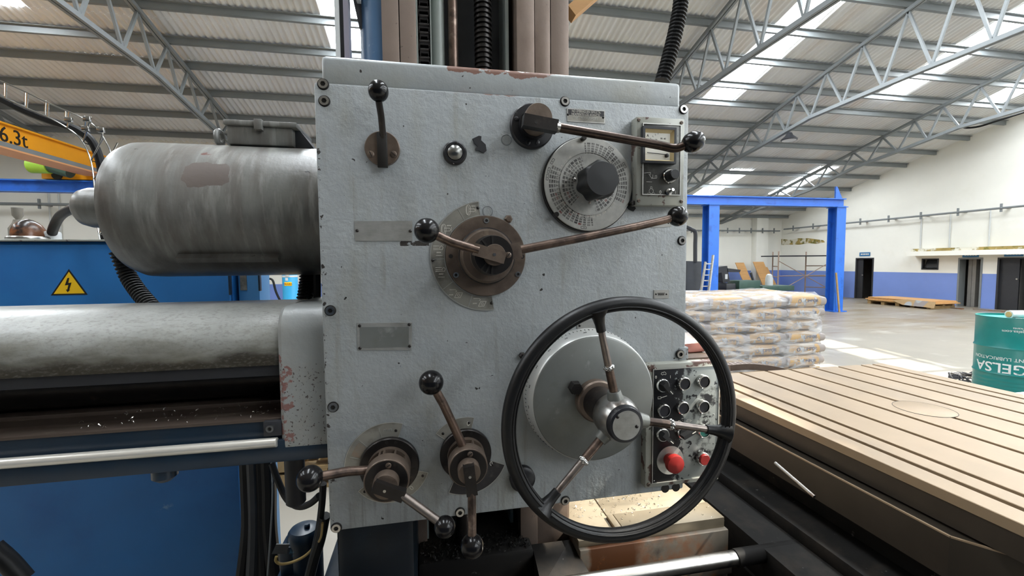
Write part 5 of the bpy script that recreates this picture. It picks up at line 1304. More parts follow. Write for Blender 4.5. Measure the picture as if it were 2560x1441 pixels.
MB().box(0.70, 1.0, 1.56, 1.63, BZ - 0.035, BZ + 0.02, b=0.002).build('way_rail', m_saddle, t)
MB().box(0.70, 1.0, 1.225, 1.262, 0.57, 0.625, b=0.003).build('lower_ledge', m_rust, t)
ry, rz = 1.165, 0.675
MB().cyl((-0.3, ry, rz - 0.0), (0.965, ry, rz), 0.0235, seg=28).build('feed_rod', m_steel, t)
MB().cyl((0.96, ry, rz), (1.2, ry, rz), 0.027, seg=28).build('feed_rod_sleeve', m_bed, t)
swarf('metal_chips', 'bright metal chips scattered on the sunlit bed casting', 170, rbx(0.47, 0.85, 1.37, 1.56, BZ - 0.008), m_swarf, 0.005)
swarf('metal_chips', 'few metal chips lying on the long steel way block', 30, rbx(0.62, 0.99, 1.265, 1.355, BZ), m_swarf, 0.004)
swarf('metal_chips', 'oily dark metal chips heaped on the column base', 900, lambda: Vector((random.uniform(-0.26, 0.27), random.uniform(1.14, 1.26), 0.562 + random.uniform(0, 0.02))), m_bed, 0.006)
swarf('metal_chips', 'oily metal chips lying in the dark pocket under the headstock', 350, rbx(-0.05, 0.3, 1.28, 1.38, 0.722), m_bed, 0.006)

# ---- T-slot rotary table on its saddle
TZ = 1.05; tx0, tx1, ty0, ty1 = 1.30, 2.555, 0.672, 1.958
t = thing('rotary_table', 'wide brown steel machine table with long parallel T-slots', 'machine table', (1.93, 1.31, 0.82))
ds = (TZ * 0 + 0.6)
slots = [tx0 + 0.079, tx0 + 0.161, 1.62, 1.78, 1.93, 2.085, 2.24, tx1 - 0.16, tx1 - 0.08]
edges = [tx0] + slots + [tx1]; sw = 0.0105
for i in range(len(edges) - 1):
    a = edges[i] + (sw if i else 0); c = edges[i + 1] - (sw if i < len(edges) - 2 else 0)
    MB().box(a, c, ty0, ty1, TZ - 0.03, TZ, b=0.0015, seg=1).build('table_strip', m_table, t)
MB().box(tx0 + 0.002, tx1, ty0 + 0.002, ty1, TZ - 0.09, TZ - 0.03).build('table_body', m_tabside, t)
MB().box(tx0 + 0.02, tx1 - 0.02, ty0 + 0.02, ty1 - 0.02, TZ - 0.10, TZ - 0.089).build('table_recess', m_black, t)
cc = at(2310, 1023, Z=TZ)
MB().lathe((1.93, cc.y, TZ - 0.03), (0, 0, 1), [(0.095, 0), (0.095, 0.0305), (0.093, 0.0312), (0, 0.0312)], 48).build('centre_plug', m_table, t)
q = MB(); q.tube([Vector((1.93 + 0.0955 * math.cos(a), cc.y + 0.0955 * math.sin(a), TZ + 0.0006)) for a in [2 * PI * i / 48 for i in range(48)]], 0.0009, 6, closed=True); q.build('plug_gap', m_black, t)
t = thing('table_saddle', 'dark stepped cast saddle carrying the slotted table', 'machine saddle', (1.95, 1.3, 0))
q = MB(); sx0 = 1.262; z1_, z0_ = 0.952, 0.842
q.prism([(sx0, ty1, z1_), (sx0, 0.79, z1_), (sx0 + 0.10, 0.655, z1_), (tx1 + 0.03, 0.655, z1_), (tx1 + 0.03, ty1, z1_)], (0, 0, z0_ - z1_)); q.build('rotary_base', m_tabside, t, ang=15)
q = MB(); q.box(sx0, sx0 + 0.006, 0.79, ty1, z1_, z1_ + 0.004); q.bar((sx0 + 0.003, 0.79, z1_ + 0.002), (sx0 + 0.103, 0.655, z1_ + 0.002), 0.006, 0.004); q.box(sx0 + 0.10, tx1, 0.655, 0.661, z1_, z1_ + 0.004); q.build('base_edge', m_table, t)
MB().box(1.34, 2.5, 0.50, 2.0, 0.74, 0.842).build('saddle_neck', m_bed, t)
MB().box(1.20, 2.6, 0.40, 2.1, 0.70, 0.745, b=0.002).build('saddle_ledge', m_bed, t)
MB().box(1.06, 2.6, 0.40, 2.1, 0.58, 0.70, b=0.002).build('saddle_body', m_bed, t)
MB().box(1.05, 2.6, 0.40, 2.1, 0.0, 0.58, b=0.002).build('saddle_skirt', m_bed, t)
s0, s1 = at(1938, 1158, Y=1.25), at(2036, 1243, Y=1.05)
MB().cyl(at(1938, 1158, X=1.15), at(2036, 1243, X=1.15), 0.0055, seg=10).build('clamp_lever', m_steel, t)

# ---- flexible cable chain behind the table
t = thing('cable_chain', 'dark articulated cable chain curving behind the slotted table', 'cable chain', at(1900, 925, Y=2.03))
pts = even(smooth([at(1815, 917, Y=2.12), at(1860, 914, Y=2.10), at(1910, 918, Y=2.07), at(1955, 928, Y=2.03), at(1990, 945, Y=2.0)], 8), 0.026)
for a, c in zip(pts[:-1], pts[1:]):
    d = (c - a).normalized(); u = d.cross(YV).normalized()
    q = MB(); q.obox((a + c) / 2, d, YV, u, 0.010, 0.03, 0.014); q.obox((a + c) / 2 + u * 0.0 - YV * 0.032, d, YV, u, 0.013, 0.004, 0.017); q.build('link', m_colbrown, t)

# ---- hoses
def hose(label, pts, r, pitch, depth=0.2, name='corrugated_hose'):
    return tag(ribbed(pts, r, pitch, depth).build(name, m_hose, ang=25), label, 'hose')
hose('black corrugated hose rising from the headstock top beside the skylight', [at(1655, 205, Y=1.2), at(1668, 160, Y=1.2), at(1686, 90, Y=1.2), at(1700, 20, Y=1.2), at(1708, -60, Y=1.2)], 0.023, 0.0115)
hose('black corrugated hose bowing down from the motor to the tail cover', [at(296, 630, Y=1.36), at(320, 690, Y=1.36), at(350, 735, Y=1.33), at(395, 785, Y=1.28), at(430, 820, Y=1.25)], 0.021, 0.011)
hose('thick black corrugated hose beside the cyan gas cylinder', [at(768, 640, Y=1.34), at(770, 700, Y=1.33), at(765, 740, Y=1.31), at(752, 790, Y=1.29), at(740, 830, Y=1.27)], 0.024, 0.010)
tag(MB().tube(smooth([at(792, 640, Y=1.3), at(793, 720, Y=1.3), at(792, 800, Y=1.28)], 4), 0.010, 10).build('cable', m_hose), 'straight black cable between the corrugated hose and the panel edge', 'cable')
tag(MB().tube(smooth([at(205, 518, Y=1.9), at(180, 523, Y=1.95), at(150, 541, Y=2.1), at(134, 570, Y=2.2), at(129, 590, Y=2.25)], 6), 0.0175, 14).build('cable', m_hose), 'thick black cable arching from the motor to the cabinet gland', 'cable')
tag(MB().tube(smooth([at(-20, 1370, Y=1.3), at(20, 1405, Y=1.3), at(60, 1450, Y=1.3)], 5), 0.022, 12).build('cable', m_hose), 'braided black cable crossing the bottom corner of the blue panel', 'cable')

# ---- coolant pump and wiring in the gap
t = thing('coolant_pump', 'grimy dark blue pump motor under the lever knob', 'pump', at(755, 1441, Y=1.45))
pc = at(757, 1350, Y=1.45); pcx = pc.x
ztop = at(757, 1325, Y=1.45).z
MB().lathe((pcx, 1.47, ztop - 0.34), (0, 0, 1), [(0.055, 0), (0.055, 0.30), (0.05, 0.325), (0.043, 0.334), (0.02, 0.34), (0, 0.34)], 36).build('motor_body', m_mblue, t)
MB().lathe((pcx + 0.012, 1.46, ztop - 0.004), (0, 0, 1), [(0.009, 0), (0.009, 0.012), (0.006, 0.016), (0, 0.016)], 14).build('cap_nut', m_mblue, t)
b0 = at(694, 1340, Y=1.42)
MB().box(b0.x, b0.x + 0.075, 1.42, 1.5, ztop - 0.15, ztop - 0.035, b=0.012).build('junction_box', m_mblue, t)
q0 = [at(x, y, Y=1.385) for x, y in ((690, 1362), (723, 1362), (716, 1386), (679, 1386))]
MB().prism(q0, (0, 0.004, 0)).build('label_plate', m_darkgrey, t)
MB().box(b0.x - 0.01, b0.x + 0.06, 1.395, 1.47, ztop - 0.4, ztop - 0.13, b=0.006).build('pump_base', m_mblue, t)
def cable(label, pts, r, mat=None): tag(MB().tube(smooth(pts, 6), r, 10).build('cable', mat or m_hose), label, 'cable')
cable('dirty yellow wire looping under the pump to the panel edge', [at(691, 1392, Y=1.37), at(690, 1404, Y=1.37), at(705, 1411, Y=1.37), at(740, 1403, Y=1.36), at(775, 1380, Y=1.33), at(812, 1327, Y=1.25)], 0.0042, m_yelwire)
cable('thin yellow wire running up along the panel edge', [at(806, 1308, Y=1.15), at(803, 1340, Y=1.18), at(797, 1355, Y=1.2)], 0.003, m_yelwire)
cable('black cable sagging in a loop behind the ball knob', [at(680, 1160, Y=1.45), at(692, 1195, Y=1.43), at(715, 1245, Y=1.4), at(745, 1267, Y=1.36), at(775, 1260, Y=1.33), at(798, 1240, Y=1.3)], 0.010)
cable('black cable hanging along the panel edge into the pump', [at(808, 1210, Y=1.18), at(805, 1260, Y=1.2), at(797, 1320, Y=1.24), at(780, 1400, Y=1.28), at(765, 1470, Y=1.3)], 0.009)
cable('thick black hose slanting past the dark column base', [at(812, 1290, Y=1.22), at(800, 1350, Y=1.24), at(785, 1400, Y=1.26), at(765, 1480, Y=1.28)], 0.015)
MBp = at(738, 1200, Y=1.24)
tag(MB().cyl((MBp.x, 1.24, at(738, 1262, Y=1.24).z), (MBp.x, 1.24, 1.22), 0.026, seg=20, bev=0.008).build('hydraulic_cylinder', m_charcoal), 'short black cylinder hanging behind the ball knob', 'cylinder')
# ================================================================== THINGS AROUND THE MACHINE
# ---- blue electrical cabinet
KY = 2.1
kx1 = at(575, 700, Y=KY).x; kz1 = at(100, 604, Y=KY).z
t = thing('electrical_cabinet', 'blue steel electrical cabinet with lightning warning sign', 'cabinet', (-1.6, KY + 0.25, 0))
MB().box(-2.7, kx1, KY + 0.02, KY + 0.32, 0.0, kz1, b=0.004).build('cabinet_body', m_cabinet, t)
d1 = MB().box(-2.68, kx1 - 0.004, KY, KY + 0.0195, 0.06, kz1 - 0.012, b=0.004).build('cabinet_door', m_cabinet, t)
MB().box(-2.71, kx1 + 0.01, KY - 0.012, KY + 0.33, kz1, kz1 + 0.008, b=0.002).build('top_edge', m_frame, t)
kx2 = at(648, 700, Y=KY + 0.05).x
MB().box(kx1 + 0.012, kx2, KY + 0.05, KY + 0.18, 0.0, kz1 - 0.06, b=0.004).build('side_bay', m_cabinet2, t)
for x, y0, y1, Yh in ((571, 640, 738, KY - 0.005), (646, 640, 728, KY + 0.04)):
    a, c = at(x - 4, y0, Y=Yh), at(x + 5, y1, Y=Yh)
    MB().box(a.x, c.x, Yh, Yh + 0.02, c.z, a.z, b=0.002).build('hinge', m_mblue, t)
a, c = at(598, 660, Y=KY + 0.049), at(618, 726, Y=KY + 0.049)
MB().box(a.x, c.x, KY + 0.048, KY + 0.05, c.z, a.z).build('rating_plate', m_plate, t)
ws = node('warning_sign', t, 'yellow triangle with black lightning bolt')
tri = [(172, 673), (127, 739), (219, 737)]
def tri_pts(px, y): return [at(a, c, Y=y) for a, c in px]
MB().prism(tri_pts(tri, KY - 0.0012), (0, 0.001, 0)).build('sign_border', m_black, ws)
c_ = (172.7, 716.3)
inn = [(c_[0] + (a - c_[0]) * 0.84, c_[1] + (b_ - c_[1]) * 0.84) for a, b_ in tri]
MB().prism(tri_pts(inn, KY - 0.0018), (0, 0.0008, 0)).build('sign_field', m_sign, ws)
bolt = [(168.2, 696), (173, 695), (170.5, 708), (178.5, 707), (173, 725), (175.5, 725), (168.5, 731), (164.5, 724), (168, 724.5), (171, 712.5), (162, 714)]
MB().prism(tri_pts(bolt, KY - 0.0024), (0, 0.0008, 0)).build('lightning_bolt', m_black, ws)

# things on the cabinet
zt = kz1 + 0.008
vp = at(76, 590, Y=KY + 0.12)
t = thing('visor', 'smoked amber domed visor with a silver rim lying on the cabinet', 'visor', (vp.x, KY + 0.12, zt))
q = MB(); W_, n, m_ = 0.058, 22, 8
for j in range(m_ + 1):
    e = PI / 2 * j / m_
    for i in range(n):
        a = 2 * PI * i / n; r = math.cos(e) ** 0.75
        q.v.append((vp.x + W_ * r * math.cos(a) - 0.012 * math.sin(e), KY + 0.12 + 0.06 * r * math.sin(a), zt + 0.012 + 0.075 * math.sin(e) * (1 + 0.12 * math.cos(a + 0.5))))
for j in range(m_):
    for i in range(n): q.f.append((j * n + i, j * n + (i + 1) % n, (j + 1) * n + (i + 1) % n, (j + 1) * n + i)); q.mi.append(0)
q.build('dome', m_amber, t, ang=60)
q = MB(); q.tube([Vector((vp.x + (W_ + 0.006) * math.cos(a), KY + 0.12 + 0.066 * math.sin(a), zt + 0.010)) for a in [2 * PI * i / 32 for i in range(32)]], 0.0095, 10, closed=True); q.build('rim', m_steel, t)
op = at(45, 580, Y=KY + 0.2)
t = thing('oiler_bottle', 'small clear oiler bottle with a funnel cup behind the visor', 'bottle', (op.x, KY + 0.2, zt))
MB().lathe((op.x, KY + 0.2, zt), (0, 0, 1), [(0.03, 0), (0.03, 0.06), (0.016, 0.085), (0.012, 0.10), (0.0, 0.10)], 20).build('bottle_body', m_clearplastic, t)
MB().lathe((op.x + 0.004, KY + 0.2, zt + 0.098), (0, 0, 1), [(0.006, 0), (0.018, 0.02), (0.019, 0.055), (0.017, 0.055), (0.014, 0.02), (0.0, 0.006)], 20).build('funnel_cup', m_clearplastic, t)
gp = at(128, 595, Y=KY + 0.15)
t = thing('cable_gland', 'white plastic cable gland on the cabinet top', 'gland', (gp.x, KY + 0.15, zt))
MB().lathe((gp.x, KY + 0.15, zt), (0, 0, 1), [(0.034, 0), (0.034, 0.034), (0.031, 0.042), (0.020, 0.044), (0.019, 0.02)], 12).build('gland_nut', m_grey, t)
MB().lathe((gp.x, KY + 0.15, zt), (0, 0, 1), [(0.038, 0), (0.038, 0.005), (0.030, 0.006)], 24).build('washer', m_grey, t)

# ---- wire cable tray arching down to the cabinet
TYY = KY + 0.2
t = thing('cable_tray', 'silver wire cable tray arching down to the blue cabinet', 'cable tray', at(250, 600, Y=TYY))
def tp(pts, y): return [at(x, yy, Y=y) for x, yy in pts]
low = [(-40, 222), (0, 240), (60, 268), (130, 298), (180, 328), (205, 352), (222, 386), (231, 420), (236, 470), (240, 540), (250, 600)]
upp = [(-40, 185), (0, 202), (60, 228), (130, 262), (196, 290), (240, 318), (262, 350), (278, 385), (286, 440), (290, 520), (292, 600)]
for name, pts, y in (('rail_wire', low, TYY), ('rail_wire', upp, TYY), ('rail_wire', low, TYY + 0.09), ('rail_wire', upp, TYY + 0.09)):
    MB().tube(smooth(tp(pts, y), 4), 0.0032, 6).build(name, m_chrome, t)
lo_s, up_s = even(smooth(tp(low, TYY), 6), 0.085), even(smooth(tp(upp, TYY), 6), 0.0855)
for a, c in zip(lo_s, up_s):
    MB().tube([c, a, a + YV * 0.09, c + YV * 0.09], 0.0034, 6).build('rung', m_chrome, t)
for x, y in ((218, 298), (252, 325), (172, 300), (214, 322)):
    p = at(x, y, Y=TYY - 0.005); MB().box(p.x - 0.014, p.x + 0.014, TYY - 0.012, TYY + 0.002, p.z - 0.012, p.z + 0.012, b=0.002).build('splice_clamp', m_chrome, t)
cable('bundle of thick black cable lying in the wire tray', tp([(-40, 228), (0, 246), (60, 276), (130, 304), (190, 324), (228, 352), (248, 395), (258, 450), (262, 530), (262, 600)], TYY + 0.045), 0.018)

# ---- dark cables hanging beside the cabinet
for i, (px, r, lab) in enumerate(((612, 0.024, 'dark hanging cable next to the cabinet edge'), (630, 0.028, 'thick brown black hanging cable, second from the cabinet'), (650, 0.024, 'third dark hanging cable from the cabinet'), (668, 0.03, 'fat black hanging hose nearest the floor gap'))):
    cable(lab, [at(px, 1130, Y=1.9), at(px + 4, 1220, Y=1.9), at(px + 6, 1330, Y=1.88), at(px + 12 * (i - 1), 1480, Y=1.85)], r, m_hose if i != 1 else m_colgap)
cable('thin grey wire hanging in front of the black hose', [at(677, 1140, Y=1.8), at(681, 1230, Y=1.8), at(676, 1340, Y=1.8), at(668, 1450, Y=1.8)], 0.003, m_galv)

# ---- gas cylinders against the far wall
for px0, px1, yt, mt, lab in ((640, 672, 640, m_gcyl, 'grey green tank with yellow sticker behind the cabinet'), (706, 744, 640, m_cyan, 'cyan blue tank with yellow sticker against the wall')):
    Yg = 8.0; p = at((px0 + px1) / 2, 700, Y=Yg); r = (at(px1, 700, Y=Yg).x - at(px0, 700, Y=Yg).x) / 2; h = 1.85
    t = thing('gas_tank', lab, 'tank', (p.x, Yg, 0), 'pressure tanks behind the cabinet')
    MB().lathe((p.x, Yg, 0), (0, 0, 1), [(r, 0), (r, h - 0.1), (r * 0.85, h - 0.03), (r * 0.4, h), (0.0, h)], 32).build('tank_body', mt, t)
    for i in (0, 1): MB().lathe((p.x, Yg, h - 0.35 - 0.06 * i), (0, 0, 1), [(r * 1.02, 0), (r * 1.03, 0.02), (r * 1.02, 0.03)], 32).build('band', m_grey, t)
    z = at((px0 + px1) / 2, 710, Y=Yg).z
    MB().box(p.x - r * 0.45, p.x + r * 0.5, Yg - r * 1.01, Yg - r * 0.9, z - 0.03, z + 0.035, b=0.004).build('yellow_sticker', m_sign, t)
    text_mb('PELIGRO', 0.05, (p.x + r * 0.02, Yg - r * 1.015, z), XV, ZV, 0.001, squeeze=0.7).build('sticker_lettering', m_red, t)
    MB().box(p.x - r * 0.3, p.x + r * 0.05, Yg - r * 1.0, Yg - r * 0.93, z + 0.06, z + 0.11).build('white_sticker', m_grey, t)
    MB().lathe((p.x, Yg - r * 0.98, z + 0.17), FY, [(0.03, 0), (0.03, 0.03), (0, 0.035)], 12).build('valve', m_grey, t)
cable('thin dark hose drooping between the two tanks', [at(672, 697, Y=8.0), at(682, 702, Y=7.95), at(690, 730, Y=7.95), at(704, 760, Y=7.95), at(715, 790, Y=7.95)], 0.018)

# ---- wooden pallets seen through the gap
def pallet(label, x, y, z, group, sx=1.2, sy=0.8, rot=0.0):
    t = thing('wooden_pallet', label, 'pallet', (x, y, z), group)
    for i in range(6): MB().box(x - sx / 2 + i * sx / 5.4, x - sx / 2 + i * sx / 5.4 + 0.1, y - sy / 2, y + sy / 2, z + 0.122, z + 0.144).build('deck_board', m_pallet, t)
    for j in (-1, 0, 1):
        yy = y + j * (sy / 2 - 0.05)
        for i in (-1, 0, 1): MB().box(x + i * (sx / 2 - 0.08) - 0.07, x + i * (sx / 2 - 0.08) + 0.07, yy - 0.05, yy + 0.05, z + 0.022, z + 0.1).build('block', m_pallet, t)
        MB().box(x - sx / 2, x + sx / 2, yy - 0.05, yy + 0.05, z, z + 0.022).build('bottom_board', m_pallet, t); MB().box(x - sx / 2, x + sx / 2, yy - 0.05, yy + 0.05, z + 0.1, z + 0.122).build('stringer', m_pallet, t)
    return t
gp_ = at(745, 1235, Z=0.0); 
for k in range(3): pallet(('bottom pallet of the stack seen through the gap', 'middle pallet of the stack seen through the gap', 'top pallet of the stack seen through the gap')[k], gp_.x - 0.15, gp_.y + 0.45, 0.145 * k, 'pallets in the gap', 1.0, 0.8)

# ---- pallet of paper sacks under stretch film
m_navyprint = M('blue_grey_print', '5b6780', 0.6, var=0.0)
BY, BX0, BX1, BH = 5.0, 3.05, at(2056, 850, Y=5.0).x, at(1900, 740, Y=5.0).z
pallet('pallet under the film wrapped paper sacks', (BX0 + BX1) / 2, BY + 0.6, 0.0, None, BX1 - BX0, 1.15)
def sack():
    q = MB(); nx, ny, nz_ = 14, 8, 6; bm = bmesh.new()
    bmesh.ops.create_cube(bm, size=2); bmesh.ops.subdivide_edges(bm, edges=list(bm.edges), cuts=5, use_grid_fill=True)
    for v in bm.verts:
        x, y, z = v.co
        k = (1 - abs(x) ** 4 * 0.55) * (1 - abs(y) ** 4 * 0.45)
        v.co = Vector((x * (1 - 0.03 * z * z), y * (1 - 0.05 * z * z), z * (0.35 + 0.65 * k) + 0.03 * math.sin(7 * x + 3 * y)))
    return q.addbm(bm)
proto = sack().build('paper_sack', m_paper, ang=60)
layers, nx = 6, 4; sxw = (BX1 - BX0) / nx; sh = (BH - 0.15) / layers; first = True
for L_i in range(layers):
    for k in range(nx):
        for r in range(2):
            if r and L_i < layers - 1 and k < nx - 1: continue
            o = proto if first else proto.copy()
            if not first: col.objects.link(o)
            first = False
            o.location = (BX0 + (k + 0.5) * sxw + random.uniform(-0.02, 0.02), BY + 0.29 + 0.57 * r + random.uniform(-0.025, 0.025), 0.146 + (L_i + 0.5) * sh)
            o.scale = (sxw * 0.52, 0.30, sh * 0.56 * (1.12 if L_i == layers - 1 else 1)); o.rotation_euler = (random.uniform(-0.02, 0.02), random.uniform(-0.03, 0.03), random.uniform(-0.04, 0.04))
            tag(o, 'tan printed paper sack, %s, %s%s' % (('bottom layer', 'second layer up', 'third layer up', 'fourth layer up', 'fifth layer up', 'top layer')[L_i],
                ('nearest the headstock', 'second from the headstock', 'third from the headstock', 'at the outer end')[k], ', back row' if r else ''), 'sack', 'paper sacks on the pallet')
# printing on the visible sacks
for o in [x for x in list(col.objects) if x.name.startswith('paper_sack') and x.location.y < BY + 0.5]:
    L0 = o.location; q = MB()
    text_mb('CIMPOR', 0.062, (L0.x + 0.06, L0.y - 0.302, L0.z), XV, ZV, 0.0008, mb=q)
    rr_p = [(L0.x - 0.135 + 0.024 * math.cos(a), L0.z + 0.024 * math.sin(a)) for a in [2 * PI * i / 14 for i in range(15)]]
    q.ribbon(rr_p, 0.008, L0.y - 0.302, 0.001)
    pr_ = q.build('printed_lettering', m_navyprint)
    pr_.parent = o; pr_.matrix_parent_inverse = Matrix.LocRotScale(o.location, o.rotation_euler, o.scale).inverted()
q = MB()
n, m_ = 72, 16; per = []
fx0, fx1, fy0, fy1 = BX0 - 0.04, BX1 + 0.03, BY - 0.035, BY + 1.2
for i in range(n):
    a = 2 * PI * (i + 0.5) / n; cx0_, cy0_ = (fx0 + fx1) / 2, (fy0 + fy1) / 2; e_ = 0.16
    c, s = math.cos(a), math.sin(a)
    per.append((cx0_ + (fx1 - fx0) / 2 * math.copysign(abs(c) ** e_, c), cy0_ + (fy1 - fy0) / 2 * math.copysign(abs(s) ** e_, s)))
for j in range(m_ + 1):
    z = 0.13 + (BH + 0.01 - 0.13) * j / m_
    for i, (x, y) in enumerate(per):
        w_ = 0.012 * math.sin(23 * j / m_ * 2 + i * 0.9) + 0.010 * math.sin(i * 2.3 + j * 1.7)
        sk_ = 1.0 if j < m_ - 1 else (0.985 if j == m_ - 1 else 0.93)
        q.v.append((cx0_ + (x - cx0_) * sk_ * (1 + w_ * 0.5), cy0_ + (y - cy0_) * sk_ * (1 + w_), z + (0.02 * math.sin(i * 0.7) if j >= m_ - 1 else 0)))
for j in range(m_):
    for i in range(n): q.f.append((j * n + i, j * n + (i + 1) % n, (j + 1) * n + (i + 1) % n, (j + 1) * n + i)); q.mi.append(0)
o = len(q.v); q.v.append((cx0_, cy0_, BH + 0.04))
for i in range(n): q.f.append((m_ * n + i, m_ * n + (i + 1) % n, o)); q.mi.append(0)
tag(q.build('stretch_film', m_film, ang=180, recalc=False), 'clear wrinkled stretch film wrapped around the paper sacks', 'film')

# ---- teal oil drum
dp = at(2560, 962, Z=0.0); dl_ = at(2482, 955, Z=0.0)
dY = 3.55; dx0 = at(2484, 880, Y=dY).x; DR = 0.29; dcx = dx0 + DR * 0.92; dzt = at(2500, 796, Y=dY - 0.1).z
dH = dzt
t = thing('oil_drum', 'teal steel oil drum with upside down white lettering', 'drum', (dcx, dY, 0))
prof = [(DR * 0.97, 0), (DR, 0.012), (DR, 0.03)]
for zz in (0.18, 0.22, 0.26, 0.30): prof += [(DR, dH * zz - 0.012), (DR * 1.012, dH * zz), (DR, dH * zz + 0.012)]
for zz in (0.37, 0.66): prof += [(DR, dH * zz - 0.02), (DR * 1.03, dH * zz), (DR, dH * zz + 0.02)]
prof += [(DR, dH - 0.02), (DR * 1.015, dH - 0.012), (DR * 1.015, dH), (DR * 0.98, dH), (DR * 0.98, dH - 0.02)]
MB().lathe((dcx, dY, 0), (0, 0, 1), prof, 56).build('drum_shell', m_drum, t)
MB().lathe((dcx, dY, dH - 0.03), (0, 0, 1), [(DR * 0.97, 0), (DR * 0.97, 0.008), (0, 0.008)], 48).build('drum_lid', m_drumtop, t)
MB().lathe((dcx - 0.1, dY - 0.1, dH - 0.022), (0, 0, 1), [(0.03, 0), (0.03, 0.012), (0.0, 0.012)], 16).build('bung', m_charcoal, t)
ang0 = math.atan2(-dY, -dcx)                       # the side facing the camera
def dwrap(z0, a_off):
    def f(x, y, z):                               # printed upside down: rotate by 180 degrees
        a = ang0 + a_off - x / DR; r = DR + 0.001 + (0.0006 if z > 0 else 0)
        return Vector((dcx + r * math.cos(a), dY + r * math.sin(a), z0 - y))
    return f
text_mb('CEGELSA', dH * 0.15, (0, 0, 0), XV, ZV, 0.0005, bold=0.012, wrap=dwrap(dH * 0.445, 0.0)).build('drum_lettering', m_grey, t)
text_mb('INTELLIGENT LUBRICATION', dH * 0.052, (0, 0, 0), XV, ZV, 0.0005, wrap=dwrap(dH * 0.545, 0.0)).build('drum_lettering', m_grey, t)
text_mb('www.cegelsa.com', dH * 0.042, (0, 0, 0), XV, ZV, 0.0005, wrap=dwrap(dH * 0.855, 0.25)).build('drum_lettering', m_grey, t)
text_mb('lubricants', dH * 0.03, (0, 0, 0), XV, ZV, 0.0005, wrap=dwrap(dH * 0.89, 0.2)).build('drum_lettering', m_grey, t)
rp = Vector((dcx - 0.02, dY - 0.02, dH - 0.022))
t = thing('paper_roll', 'white paper roll lying on the drum lid', 'paper roll', rp)
MB().lathe(rp + Vector((-0.09, 0, 0.045)), (1, -0.25, 0), [(0.018, 0), (0.045, 0), (0.045, 0.14), (0.018, 0.14)], 24).build('roll', m_grey, t)
MB().lathe(rp + Vector((-0.092, 0, 0.045)), (1, -0.25, 0), [(0.012, -0.004), (0.03, -0.004), (0.03, 0.002), (0.012, 0.002)], 20).build('core', m_wood, t)
hp = at(2425, 952, Z=0.0)
q = MB(); pts = []
for i in range(70):
    a = i * 0.33; r = 0.2 + 0.05 * math.sin(i * 1.3); pts.append(Vector((hp.x + r * math.cos(a) * 1.0, hp.y + r * 0.7 * math.sin(a), 0.02 + 0.015 * (i % 5))))
tag(q.tube(smooth(pts, 2), 0.012, 6).build('hose_coil', m_charcoal), 'loose coil of dark hose on the floor beside the drum', 'hose')
sp0 = at(2500, 985, Z=0.35)
tag(MB().box(sp0.x, sp0.x + 0.6, sp0.y - 0.5, sp0.y, 0.0, 0.35, b=0.006).build('white_crate', m_grey), 'low white box with wooden edge behind the slotted table', 'box')

# ---- pallet of boards by the wall
bp0, bp1 = at(2186, 764, Z=0.0), at(2368, 770, Z=0.0)
bx = XR - 1.3; by0, by1 = at(2372, 760, X=bx).y, at(2188, 755, X=bx).y
t = thing('wooden_pallet', 'long low pallet carrying orange boards beside the violet wall', 'pallet', (bx, (by0 + by1) / 2, 0))
for k in range(3): MB().box(bx - 0.5 + k * 0.4, bx - 0.4 + k * 0.4, by0 + 0.1, by1 - 0.1, 0.10, 0.14).build('stringer', m_pallet, t)
for k in range(5):
    y = by0 + 0.15 + (by1 - by0 - 0.4) * k / 4; MB().box(bx - 0.52, bx + 0.5, y, y + 0.12, 0.0, 0.10).build('skid', m_pallet, t)
for k in range(4):
    z = 0.141 + 0.03 * k; dx = random.uniform(-0.05, 0.05)
    tag(MB().box(bx - 0.55 + dx, bx + 0.5, by0 + random.uniform(0, 0.15), by1 - random.uniform(0, 0.2), z, z + 0.028).build('board', m_wood), 'orange board %s in the low stack by the violet wall' % ('at the bottom', 'second from the bottom', 'third from the bottom', 'on top')[k], 'board', 'boards on the long pallet')
q = MB(); pts = [(bx - 0.57, by0 - 0.02, 0.25), (bx - 0.62, by0 - 0.02, 0.05), (bx - 0.62, by0 + 0.9, 0.07), (bx - 0.58, by0 + 1.3, 0.2), (bx - 0.57, by0 + 0.8, 0.27)]
tag(q.prism(pts, (-0.02, 0, 0)).build('torn_cardboard', m_paper), 'torn cardboard hanging off the board pallet', 'cardboard')
for px, ln in ((2480, 0.9), (2375, 0.7)):
    p = at(px, 778 if px > 2400 else 771, Z=0.0)
    tag(MB().box(p.x - 0.05, p.x + 0.05, p.y - ln / 2, p.y + ln / 2, 0.0, 0.03).build('steel_bar', m_rust), 'rusty bar lying on the floor %s' % ('near the drum side doorway' if px > 2400 else 'at the end of the board pallet'), 'bar')

